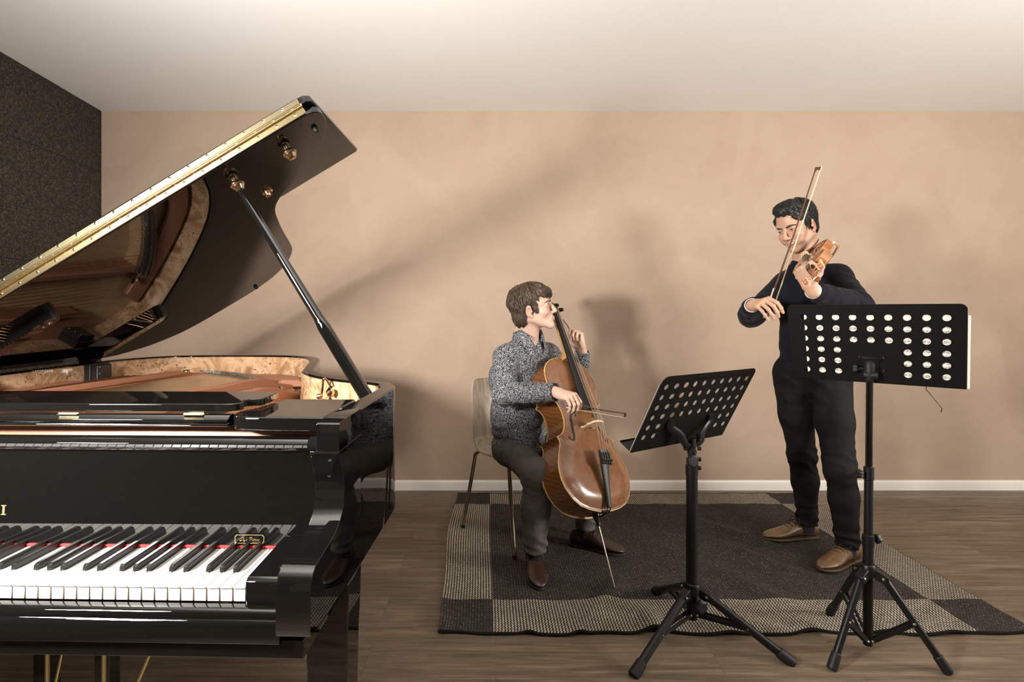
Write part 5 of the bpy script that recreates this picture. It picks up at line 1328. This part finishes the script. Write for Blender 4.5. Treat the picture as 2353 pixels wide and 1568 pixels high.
def locks(f, H, N, seed, dest, c0, rad, r0, r1, k=.003, seg=4, lift=0., zwave=.0):
    """hair locks lying on an ellipsoid cap; dest(phi) -> (theta start range, theta end, swirl, extra lift)"""
    rd = random.Random(seed)
    for i in range(N):
        ph = rd.uniform(-PI, PI); t0a, t0b, t1, sw, lf = dest(ph, rd); t0 = rd.uniform(t0a, t0b); ln = rd.uniform(.55, 1.0)
        te = t0+(t1-t0)*ln if rd.random() < .5 else t1*rd.uniform(.93, 1.03)
        pts = []
        for q in range(seg+1):
            u = q/seg; th = t0+(te-t0)*u; pp = ph+sw*u+rd.uniform(-.03, .03)
            d = np.array((math.sin(th)*math.sin(pp), math.sin(th)*math.cos(pp), math.cos(th)))
            R_ = 1+(lift+lf*u*u)/.09+rd.uniform(-.006, .010); pts.append(H.w(np.array(c0)+d*np.array(rad)*R_))
        ra = rd.uniform(.8, 1.2)
        for q in range(seg):
            a = r0+(r1-r0)*q/seg; b = r0+(r1-r0)*(q+1)/seg; f.cone(pts[q], pts[q+1], a*ra, b*ra, k)
def hairmat(name, c1, c2, rough=.45):
    m = M(name, c1, rough, 0, .5); nt = m.node_tree
    n = noi(nt, coords(nt, (1, 1, .35)), 120., 4, .6); lk(m, ramp(nt, n, [(.32, c1), (.68, c2)]), 'Base Color'); bump(m, n, .5, .002); return m
# ------------------------------------------------------------------ the seated cellist
skinA = skinmat('skin_fair', (.55, .355, .27))
sh = M('printed_shirt', (.02, .02, .03), .8, spec=.2); nt = sh.node_tree
_v = coords(nt); _d = nd(nt, 'ShaderNodeTexNoise', {'Vector': _v, 'Scale': 120., 'Detail': 2.}).outputs[1]
_vo = nd(nt, 'ShaderNodeTexVoronoi', {'Vector': mix(nt, .012, _v, _d), 'Scale': 290., 'Randomness': 1.}).outputs[0]
lk(sh, ramp(nt, _vo, [(.37, (.44, .44, .45)), (.47, (.012, .013, .020))]), 'Base Color'); 
jean = M('grey_jeans', (.08, .07, .062), .85, spec=.2); nt = jean.node_tree
_n = noi(nt, coords(nt), 7., 4); _f = noi(nt, coords(nt, (1, 1, .3)), 260., 2)
lk(jean, mix(nt, .25, ramp(nt, _n, [(.3, (.055, .049, .044)), (.7, (.115, .102, .090))]), ramp(nt, _f, [(.3, (.035, .031, .028)), (.7, (.17, .155, .14))])), 'Base Color')
brownshoe = M('dark_brown_leather', (.035, .015, .008), .35); darksole = M('dark_sole', (.012, .009, .007), .6)
hairA = hairmat('brown_hair', (.030, .018, .010), (.105, .066, .037))
pA = root('person', 'seated cellist in patterned dark shirt and grey jeans, looking to the right', 'person', (.15, 2.80, 0))
fA = np.array((.62, -.785, 0)); lA = np.array((.785, .62, 0)); Z_ = np.array((0, 0, 1.))
PEL = np.array((.130, 2.850, .525)); WAI = np.array((.108, 2.815, .67)); CHE = np.array((.118, 2.765, .88)); NB_ = np.array((.156, 2.700, 1.082))
RS = np.array((.045, 2.628, .990)); LS = np.array((.275, 2.825, .985))
RE = np.array((.040, 2.560, .822)); RW_ = np.array((.258, 2.372, .858))
LE = np.array((.465, 2.930, .765)); LW = np.array((.460, 2.865, 1.004))
HA = Head((.181, 2.655, 1.236), (.97, -.20, .155), (-.06, -.02, 1), .98)
par = dict(chin=.007, chin_w=.012, cheek=0, nose_y=.1145, nose_r=.0112, ala=.0120, smile=False, eye_z=.0, eye_h=.0058, eye_tilt=.03, lip=.40, iris=M('iris_grey', (.10, .11, .10), .2))
hb0, hb1 = HA.w((0, 0, 0))-.15, HA.w((0, 0, 0))+.15
f = Field((-.12, 2.20, .45), (.62, 3.06, 1.42), .0065, [((.05, 2.53, 1.09), (.32, 2.78, 1.40), .0024), ((.24, 2.22, .74), (.44, 2.42, .92), .0026), ((.37, 2.78, .98), (.51, 2.93, 1.22), .0026)])
face(f, HA, par)
f.cone(HA.w((0, -.022, -.055)), NB_+np.array((.004, -.004, -.03)), .048, .054, .02); f.cone(HA.w((.0, -.03, -.03)), NB_+np.array((-.022, 0, 0)), .047, .052, .02)
for s in (-1, 1): f.cone(HA.w((s*.045, -.02, -.06)), NB_+fA*.045+lA*s*.012-Z_*.01, .010, .008, .014)
f.cone(PEL, WAI, .085, .08, .03, 'u', (lA, 1.35)); f.cone(WAI, CHE, .08, .09, .03, 'u', (lA, 1.35)); f.cone(CHE, NB_-Z_*.06, .09, .06, .03, 'u', (lA, 1.3)); f.cone(RS, LS, .042, .042, .03)
f.cone(RS, RE, .038, .034, .02); f.cone(RE, RW_, .034, .0245, .015); f.cone(LS, LE, .038, .034, .02); f.cone(LE, LW, .034, .0235, .015)
hipR, hipL = PEL-lA*.09+fA*.02-Z_*.01, PEL+lA*.09+fA*.02-Z_*.01
f.cone(hipR-Z_*.02, hipR+fA*.06-Z_*.03, .055, .05, .03); f.cone(hipL-Z_*.02, hipL+fA*.04+lA*.03-Z_*.03, .055, .05, .03)
# bow hand: fingers hang over the stick
tA1 = hand(f, RW_+np.array((.012, -.010, .0)), (.66, -.62, -.08), (.16, -.38, .88), False, [(52, 46, 24), (58, 46, 26), (62, 42, 26), (60, 36, 22)], [(.25, .75, -.65), (.15, .9, -.35), (0, .95, .1)], .06, .90)
# left hand raised beside the neck, index finger up
tA2 = hand(f, LW+np.array((-.004, 0, .012)), (-.22, .02, .97), (.68, .70, .16), True, [(14, 10, 5), (62, 72, 40), (70, 72, 40), (74, 70, 40)], [(.30, .65, -.75), (.1, .75, -.7), (.05, .9, -.4)], .10)
bodyA = field_obj('body', f, skinA, pA, col=lambda P: face_tint(HA, P, par), it=1)
eyes(HA, bodyA, par, (.15, 1, .05))
brA = hairmat('brown_brow', (.08, .05, .03), (.14, .09, .055))
for s in (-1, 1): brow(HA, bodyA, brA, [(.012, .0905, .0160), (.027, .0918, .0190), (.041, .0855, .0195), (.054, .0715, .0130)], .0030, s)
nl = nails(bodyA, tA1, RW_, (.16, -.38, .88), None); nl.build('fingernails', M('nail', (.62, .42, .33), .3), bodyA)
# gold ring on the bow hand
a, b = tA1[2][0], tA1[2][1]; rc = a+(b-a)*.55; rdir = unit(b-a); u_ = unit(np.cross(rdir, (0, 0, 1))); v_ = np.cross(rdir, u_)
MB().tube([rc+(u_*math.cos(t)+v_*math.sin(t))*.0098 for t in np.linspace(0, 2*PI, 25)[:-1]], .0014, 6, False, loop=True).build('ring', gold, bodyA)
# hair: base cap, cut away from the face, and locks
f = Field(HA.c-.15, HA.c+.15, .0021)
HA.E(f, (0, -.018, .034), (.0815, .1010, .0890), 0)
HA.E(f, (0, -.050, -.040), (.068, .058, .068), .02); HA.E(f, (0, .055, .062), (.058, .050, .040), .02)
HA.E(f, (0, .128, -.058), (.085, .082, .094), .006, 's')
for s in (-1, 1): HA.E(f, (s*.080, .000, -.036), (.022, .028, .036), .005, 's'); HA.E(f, (s*.07, .05, -.05), (.03, .045, .05), .008, 's')
HA.E(f, (0, -.03, -.130), (.1, .09, .050), .006, 's')
def dstA(ph, rd):
    a = abs(ph)
    if a < .75: return (.05, .5, 1.12+.10*rd.random(), .18, .016)
    if a < 1.25: return (.1, .7, 1.35, .16, .003)
    if a < 2.0: return (.2, .9, 1.72, .05, .002)
    return (.3, 1.3, 2.45, 0., .003)
locks(f, HA, 150, 4, dstA, (0, -.018, .034), (.0815, .1010, .0895), .0056, .0026, .0022, 5, .0015)
for s in (-1, 1): HA.C(f, (s*.070, .020, .0), (s*.0690, .024, -.024), .008, .005, .006)
hA = field_obj('hair', f, hairA, bodyA, it=1, disp=strands(HA, .0042, 7., 1.6, 3.))
def flA(q, d):
    if q[1] > .03 and q[2] > .02: return d*np.array((.8, 1.2, .6))+np.array((.25*np.sign(q[0]+.01), .15, -.25))
    return d+np.array((0, -.15, -.55 if q[2] < .06 else -.1))
hair_strands(hA, hA, HA, hairA, 2600, 5, (.012, -.045, .150), (.022, .048), (.0005, .0055), .0011, flA)
# shirt
f = Field((-.16, 2.36, .36), (.60, 3.07, 1.15), .0052)
f.cone(PEL-Z_*.085, WAI, .124, .110, .04, 'u', (lA, 1.28)); f.cone(WAI, CHE, .110, .122, .04, 'u', (lA, 1.26)); f.cone(CHE, NB_-Z_*.085, .120, .080, .05, 'u', (lA, 1.30))
f.cone(RS-Z_*.004, LS-Z_*.004, .058, .058, .05); f.cone(NB_-Z_*.07, NB_-Z_*.018, .064, .060, .03)
f.cone(NB_-Z_*.052-lA*.03, RS+lA*.03+Z_*.010, .046, .046, .04); f.cone(NB_-Z_*.052+lA*.03, LS-lA*.03+Z_*.010, .046, .046, .04)
f.cone(RS, RE, .055, .056, .03); f.cone(RE, RW_, .056, .041, .02); f.cone(LS, LE, .064, .054, .03); f.cone(LE, LW, .052, .038, .02)
f.cone(PEL-Z_*.02-lA*.05, PEL+fA*.11-lA*.080-Z_*.012, .100, .092, .03); f.cone(PEL-Z_*.02+lA*.05, PEL+fA*.06+lA*.09-Z_*.02, .095, .085, .03)
wr_ax = unit(RW_-RE); f.cut(RW_-wr_ax*.002, wr_ax, .06); wl_ax = unit(LW-LE); f.cut(LW-wl_ax*.012, wl_ax, .06)
f.cut(PEL-Z_*.082, -Z_, .40)
# open neck
f.cone(NB_+Z_*.01+fA*.005, NB_+Z_*.09+fA*.02, .048, .070, .004, 's'); f.cone(NB_+fA*.062+Z_*.02, NB_+fA*.085-Z_*.070, .022, .006, .006, 's')
def dispA(P):
    d = .004*wav(P, 9., 3)+.0022*wav(P, 22., 8)
    d += folds(P, RE, .10, .0060, 150, RW_-RS, 2)+folds(P, RS*.4+CHE*.6-Z_*.05, .12, .005, 90, (.5, -.3, 1), 7)
    dl, t = near_line(P, RE, RW_); d += .0032*np.exp(-(dl/.07)**4)*np.sin(t*34+wav(P, 16., 4)*3)*(t > .05)*(t < .95)
    dl, t = near_line(P, RS, RE); d += .0032*np.exp(-(dl/.08)**4)*np.sin(t*24+wav(P, 13., 6)*4)
    hz = np.exp(-((P[:, 2]-.56)/.09)**2); d += .0055*hz*np.sin((P[:, 2])*110+wav(P, 10., 9)*3.)
    return d
shirt = field_obj('shirt', f, sh, pA, dispA)
# collar, cuffs, placket
mb = MB(); rr = []; m_ = 40
for i in range(m_+1):
    a = -PI*.86+2*PI*.86*i/m_; dr = fA*math.cos(a+PI)*-1*-1+lA*math.sin(a+PI)*-1
    dr = -(fA*math.cos(a)+lA*math.sin(a)); fr_ = max(0, -math.cos(a)); e = abs(a)/PI
    base = NB_+np.array((0, 0, .004))+dr*(.067+.004*fr_)-Z_*(.036*fr_**2)+fA*.004
    top = base+Z_*(.050-.016*fr_)-dr*(.009-.012*fr_); out_ = base+dr*(.013+.020*fr_)-Z_*(.010+.040*max(0, (e-.50)/.36)**1.3); mid = top+dr*.007+Z_*.001
    rr.append([base, top, mid, out_, out_-dr*.003+Z_*.001, mid-Z_*.006-dr*.001, base+dr*.004])
mb.loft(rr, True, True); mb.build('collar', sh, shirt, smooth=60)
def cuff(P0, ax_, r, len_, m, par_, nm='cuff', flat=1.0):
    ax_ = unit(ax_); u = unit(np.cross(ax_, (0, 0, 1))); v = np.cross(ax_, u); rr = []
    for h, q in ((-len_, r*1.02), (-.002, r), (0, r-.001), (0, r-.004), (-len_*.9, r-.004)): rr.append([np.array(P0)+ax_*h+(u*math.cos(a)+v*math.sin(a)*flat)*q for a in np.linspace(0, 2*PI, 25)[:-1]])
    return MB().loft(rr, True, False).build(nm, m, par_, smooth=50)
cuff(RW_+wr_ax*.006, wr_ax, .0425, .062, sh, shirt); cuff(LW-wl_ax*.004, wl_ax, .0405, .06, sh, shirt)
bt = MB()
for q in range(2): bt.cyl(RW_-wr_ax*(.010+.025*q)+np.array((-.02, -.034, -.018)), RW_-wr_ax*(.010+.025*q)+np.array((-.021, -.038, -.020)), .0045, 10)
for q in range(4):
    z = .985-.075*q; p = NB_*(1-(1.062-z)/.39)+WAI*((1.062-z)/.39); 
    bt.cyl(p+fA*(.100+.028*math.sin(min(1, q/2)*PI/2))+np.array((0, 0, 0)), p+fA*(.1255+.01*q*.5), .0045, 10)
bt.build('buttons', M('shirt_button', (.10, .09, .085), .35), shirt)
# jeans
KR = np.array((.192, 2.452, .468)); AR = np.array((.180, 2.475, .115)); KL = np.array((.515, 2.700, .475)); AL = np.array((.455, 2.745, .115))
f = Field((-.10, 2.30, .03), (.66, 3.03, .62), .0052)
f.cone(PEL-lA*.06-Z_*.035, PEL+lA*.06-Z_*.035, .094, .094, .03, 'u'); f.cone(PEL-lA*.05-fA*.02-Z_*.02, PEL+lA*.05-fA*.02+Z_*.03, .094, .094, .03)
f.cone(hipR-Z_*.008, KR, .083, .067, .04); f.cone(KR, KR*.55+AR*.45+np.array((-.004, .012, 0)), .069, .064, .03); f.cone(KR*.55+AR*.45+np.array((-.004, .012, 0)), AR, .064, .052, .03)
f.cone(hipL-Z_*.008, KL, .083, .068, .04); f.cone(KL, AL, .068, .052, .03)
f.ell(KR+np.array((.006, -.018, .012)), (.058, .058, .062), None, .03)
f.cut(AR-Z_*.010, -Z_, .09); f.cut(AL-Z_*.010, -Z_, .09)
def dispJ(P):
    d = .003*wav(P, 11., 5)+folds(P, KR+np.array((-.02, .05, -.03)), .075, .0085, 120, (.3, -.2, 1), 3)+folds(P, AR+Z_*.02, .07, .0070, 130, (.3, .1, 1), 9)+folds(P, AL+Z_*.03, .07, .0070, 130, (.2, 0, 1), 4)
    d += folds(P, hipR+fA*.10, .12, .0055, 90, fA, 6)+.0028*wav(P, 24., 11); dl, t = near_line(P, KR, AR); d += .0014*np.sin(t*16+wav(P, 12., 2)*4)*(dl < .1); return d
field_obj('jeans', f, jean, pA, dispJ)
for A in (AR, AL): cuff(A-Z_*.008, (0, 0, -1), .0545, .030, jean, pA, 'trouser_hem')
for a, b, c in ((.160, 2.600, .185), (.375, 2.760, None)): pass
zr = rug_h(.17, 2.48); zl = rug_h(.5, 2.72)
shoe(pA, (.168, 2.580, zr+.001), (.192, 2.305, zr+.001), brownshoe, darksole, M('dark_laces', (.02, .012, .008), .7), zr)
shoe(pA, (.385, 2.775, zl+.001), (.640, 2.650, zl+.001), brownshoe, darksole, M('dark_laces', (.02, .012, .008), .7), zl)
for A in (AR, AL): MB().tube([A-Z_*.06, A+Z_*.01], [.038, .042], 14).build('sock', darkfelt, pA)
# ------------------------------------------------------------------ the standing violinist
skinB = skinmat('skin_tan', (.47, .285, .19))
knit = M('navy_knit', (.0062, .0062, .0095), .9, spec=.12, sheen=.04); nt = knit.node_tree
bump(knit, noi(nt, coords(nt, (1, 1, .4)), 420., 2), .3, .001)
bjean = M('black_jeans', (.0085, .0080, .0080), .8, spec=.15); nt = bjean.node_tree
lk(bjean, ramp(nt, noi(nt, coords(nt), 9., 5), [(.3, (.0035, .0033, .0032)), (.7, (.0075, .0070, .0068))]), 'Base Color')
tanshoe = M('tan_leather', (.23, .125, .055), .30, coat=.25, coat_r=.2); nt = tanshoe.node_tree
lk(tanshoe, ramp(nt, noi(nt, coords(nt), 22., 4), [(.3, (.105, .056, .025)), (.7, (.165, .094, .044))]), 'Base Color')
tansole = M('tan_sole', (.07, .040, .020), .5); tanlace = M('brown_laces', (.022, .011, .006), .7)
hairB = hairmat('black_hair', (.005, .0045, .004), (.022, .019, .016), .38)
cuffm = M('white_shirt', (.62, .58, .54), .8)
pB = root('person', 'standing violinist in navy jumper and black jeans, smiling with bow raised', 'person', (1.58, 2.66, 0))
fB = unit((-.70, -.714, 0)); lB = np.array((-fB[1]*1.0, fB[0], 0)); lB = np.array((.714, -.70, 0))
PEL = np.array((1.572, 2.672, .925)); WAI = np.array((1.582, 2.662, 1.07)); CHE = np.array((1.568, 2.645, 1.27)); NB_ = np.array((1.520, 2.625, 1.462))
RS = np.array((1.478, 2.732, 1.355)); LS = np.array((1.628, 2.555, 1.378))
RE = np.array((1.246, 2.610, 1.196)); RWr = np.array((1.150, 2.405, 1.243))
LE = np.array((1.585, 2.345, 1.245)); LWr = np.array((1.302, 2.200, 1.300))
HB = Head((1.448, 2.580, 1.630), (-.845, -.405, -.37), (-.17, .02, 1), .98)
parB = dict(chin=0, chin_w=.013, cheek=.003, nose_y=.112, nose_r=.0125, ala=.0138, smile=True, eye_z=-.0008, eye_h=.0021, eye_tilt=.06, lip=.55, iris=M('iris_dark', (.012, .008, .005), .2))
f = Field((1.05, 2.06, .86), (1.86, 2.92, 1.78), .0065, [((1.32, 2.44, 1.48), (1.59, 2.71, 1.76), .0024), ((1.11, 2.22, 1.15), (1.26, 2.42, 1.31), .0026), ((1.20, 2.08, 1.27), (1.36, 2.28, 1.46), .0026)])
face(f, HB, parB)
f.cone(HB.w((0, -.025, -.055)), NB_-Z_*.02, .052, .058, .02); f.cone(HB.w((0, -.035, -.02)), NB_-fB*.025, .05, .055, .02)
for s in (-1, 1): f.cone(HB.w((s*.045, -.02, -.06)), NB_+fB*.045+lB*s*.012, .010, .008, .014)
f.cone(PEL, WAI, .085, .08, .03, 'u', (lB, 1.35)); f.cone(WAI, CHE, .08, .092, .03, 'u', (lB, 1.35)); f.cone(CHE, NB_-Z_*.06, .09, .06, .03, 'u', (lB, 1.3)); f.cone(RS, LS, .042, .042, .03)
f.cone(RS, RE, .038, .034, .02); f.cone(RE, RWr, .034, .0235, .015); f.cone(LS, LE, .038, .034, .02); f.cone(LE, LWr, .034, .0235, .015)
tB1 = hand(f, RWr+np.array((.004, -.014, .002)), (-.06, -.95, .14), (-.50, -.20, .82), False, [(48, 42, 20), (54, 44, 24), (56, 42, 24), (50, 38, 20)], [(.1, .7, -.8), (.0, .8, -.6), (0, .95, -.1)], .13)
YB, ZB = np.array((-.46, .08, .88)), np.array((-.80, -.44, -.28))
tB2 = hand(f, LWr+np.array((-.012, -.002, .016)), YB, ZB, True, [(82, 58, 35, -.10), (84, 58, 36), (86, 58, 36), (88, 52, 34, .1)], [(.30, .35, -.85), (.25, .62, -.72), (.10, .95, -.2)], .05, .95)
bodyB = field_obj('body', f, skinB, pB, col=lambda P: face_tint(HB, P, parB), it=1)
eyes(HB, bodyB, parB, (-.05, 1, -.05))
brB = hairmat('black_brow', (.010, .008, .007), (.03, .025, .02))
for s in (-1, 1): brow(HB, bodyB, brB, [(.011, .0915, .0135), (.026, .0925, .0180), (.040, .0850, .0195), (.053, .071, .0140)], .0030, s)
nl = nails(bodyB, tB1, RWr, (-.42, -.42, .80), None); nl.build('fingernails', M('nail_tan', (.60, .40, .30), .3), bodyB)
mb = MB(); rr = []
for s in np.linspace(-1, 1, 13): 
    y = .0885-.0120*s*s; z = -.070+.0085*s*s-.0000; rr.append([HB.w((s*.0205, y, z+.0045)), HB.w((s*.0205, y+.0012, z)), HB.w((s*.0205, y, z-.0030)), HB.w((s*.0205, y-.006, z-.003)), HB.w((s*.0205, y-.006, z+.0045))])
mb.loft(rr); mb.build('teeth', M('teeth', (.78, .72, .62), .3), bodyB)
# hair
f = Field(HB.c-.16, HB.c+.16, .0021)
HB.E(f, (0, -.018, .030), (.0805, .0990, .0885), 0); [HB.E(f, (s*.047, .038, .046), (.024, .028, .028), .012) for s in (-1, 1)]; HB.E(f, (0, -.048, -.030), (.063, .054, .052), .02); HB.E(f, (0, .018, .094), (.064, .068, .038), .02)
HB.E(f, (0, .118, -.030), (.064, .075, .084), .006, 's'); HB.E(f, (0, .12, -.06), (.09, .085, .08), .006, 's')
for s in (-1, 1): HB.E(f, (s*.082, -.002, -.030), (.022, .029, .040), .005, 's'); HB.E(f, (s*.068, .055, -.055), (.03, .045, .05), .008, 's')
HB.E(f, (0, -.03, -.120), (.1, .09, .052), .006, 's')
def dstB(ph, rd):
    a = abs(ph)
    if a < .7: return (.05, .45, .86+.05*rd.random(), .10*rd.uniform(-1, 1)+.12, .005)
    if a < 1.2: return (.1, .6, 1.05, .2*rd.uniform(-.5, 1), .003)
    if a < 2.0: return (.3, .9, 1.62, .04, -.001)
    return (.3, 1.3, 2.25, 0., -.001)
locks(f, HB, 110, 9, dstB, (0, -.016, .036), (.0785, .0985, .0900), .0062, .0028, .0025, 4, .001)
for s in (-1, 1): HB.C(f, (s*.0705, .018, .006), (s*.0700, .020, -.026), .008, .004, .006)
hB = field_obj('hair', f, hairB, bodyB, it=1, disp=strands(HB, .0046, 7., 1.8, 1., (0, -.04, .04)))
def flB(q, d):
    if q[1] > .0 and q[2] > .05: return np.array((-.55, .75, .25))+d*.4
    return d+np.array((0, -.05, -.7 if q[2] < .06 else -.1))
hair_strands(hB, hB, HB, hairB, 2400, 8, (.0, -.055, .145), (.014, .034), (.001, .0065), .0011, flB)
# jumper
f = Field((1.06, 2.08, .84), (1.86, 2.92, 1.53), .0052)
f.cone(PEL-Z_*.01, WAI, .118, .113, .04, 'u', (lB, 1.24)); f.cone(WAI, CHE, .113, .127, .05, 'u', (lB, 1.26)); f.cone(CHE, NB_-Z_*.085, .122, .080, .05, 'u', (lB, 1.28))
f.cone(RS-Z_*.006, LS-Z_*.006, .056, .056, .05); f.cone(NB_-Z_*.05, NB_-Z_*.004, .070, .060, .04)
f.cone(RS, RE, .060, .053, .035); f.cone(RE, RWr, .055, .040, .025); f.cone(LS, LE, .061, .055, .035); f.cone(LE, LWr, .056, .040, .025)
wrB = unit(RWr-RE); wlB = unit(LWr-LE); f.cut(RWr-wrB*.006, wrB, .055); f.cut(LWr-wlB*.012, wlB, .055); f.cut(PEL-Z_*.035, -Z_, .35)
f.cone(NB_+Z_*.006+fB*.004, NB_+Z_*.08+fB*.02, .047, .066, .004, 's')
def dispB(P):
    d = .004*wav(P, 8., 3)+.0018*wav(P, 20., 8)+folds(P, RE, .11, .006, 110, (RWr-RS), 2)+folds(P, LE, .12, .006, 100, (LWr-LS), 5)
    d += folds(P, LS-Z_*.09, .12, .005, 90, (.5, 0, 1), 7)+.004*np.exp(-((P[:, 2]-.94)/.07)**2)*np.sin(P[:, 2]*110+wav(P, 9., 1)*3)
    dl, t = near_line(P, LE, LWr); d += .003*np.exp(-(dl/.07)**4)*np.sin(t*30+wav(P, 15., 3)*4); dl, t = near_line(P, RE, RWr); d += .003*np.exp(-(dl/.07)**4)*np.sin(t*26+wav(P, 15., 6)*4)
    return d
jump = field_obj('jumper', f, knit, pB, dispB)
mb = MB(); mb.tube([NB_-Z_*(.002+.016*max(0, math.cos(a)))+fB*(.010+.056*math.cos(a))+lB*.057*math.sin(a) for a in np.linspace(0, 2*PI, 41)[:-1]], .0075, 8, False, loop=True); mb.build('neck_band', knit, jump)
cuff(RWr-wrB*.002, wrB, .0375, .03, knit, jump); cuff(LWr-wlB*.006, wlB, .0375, .03, knit, jump)
cuff(RWr+wrB*.004, wrB, .0325, .02, cuffm, pB, 'shirt_cuff'); cuff(LWr+wlB*.006, wlB, .0325, .02, cuffm, pB, 'shirt_cuff')
# jeans
hR, hL = PEL-lB*.085-Z_*.03, PEL+lB*.085-Z_*.03
KR = np.array((1.574, 2.755, .480)); AR = np.array((1.640, 2.825, .115)); KL = np.array((1.618, 2.520, .480)); AL = np.array((1.680, 2.560, .115))
f = Field((1.38, 2.36, .04), (1.84, 2.96, 1.02), .0056)
f.cone(PEL-lB*.05, PEL+lB*.05, .102, .102, .03, 'u'); f.cone(hR, hR*.5+KR*.5+fB*.012, .092, .078, .03); f.cone(hR*.5+KR*.5+fB*.012, KR, .078, .064, .03); f.cone(KR, KR*.6+AR*.4-fB*.016, .063, .061, .03); f.cone(KR*.6+AR*.4-fB*.016, AR, .061, .047, .03)
f.cone(hL, hL*.5+KL*.5+fB*.012, .092, .079, .03); f.cone(hL*.5+KL*.5+fB*.012, KL, .079, .066, .03); f.cone(KL, KL*.6+AL*.4-fB*.016, .065, .063, .03); f.cone(KL*.6+AL*.4-fB*.016, AL, .063, .049, .03)
for A in (AR, AL): f.cone(A+Z_*.02, A-Z_*.02, .048, .049, .02); f.cut(A-Z_*.022, -Z_, .10)
def dispK(P):
    d = .003*wav(P, 10., 5)
    for K in (KR, KL): d += folds(P, K-fB*.02, .085, .0075, 120, (.3, 0, 1), 3)
    for A in (AR, AL): d += folds(P, A+Z_*.02, .085, .0080, 120, (.3, .2, 1), 9)
    d += folds(P, PEL-Z_*.10+fB*.08, .12, .006, 90, (.6, 0, 1), 2)+.0022*wav(P, 22., 4); return d
bj = field_obj('jeans', f, bjean, pB, dispK)
zr = rug_h(1.6, 2.83); zl = rug_h(1.6, 2.53)
shoe(pB, (1.705, 2.850, zr+.001), (1.405, 2.815, zr+.006), tanshoe, tansole, tanlace, zr)
shoe(pB, (1.757, 2.600, zl+.001), (1.488, 2.462, zl+.006), tanshoe, tansole, tanlace, zl)
for A in (AR, AL): MB().tube([A-Z_*.06, A+Z_*.01], [.036, .040], 14).build('sock', darkfelt, pB)
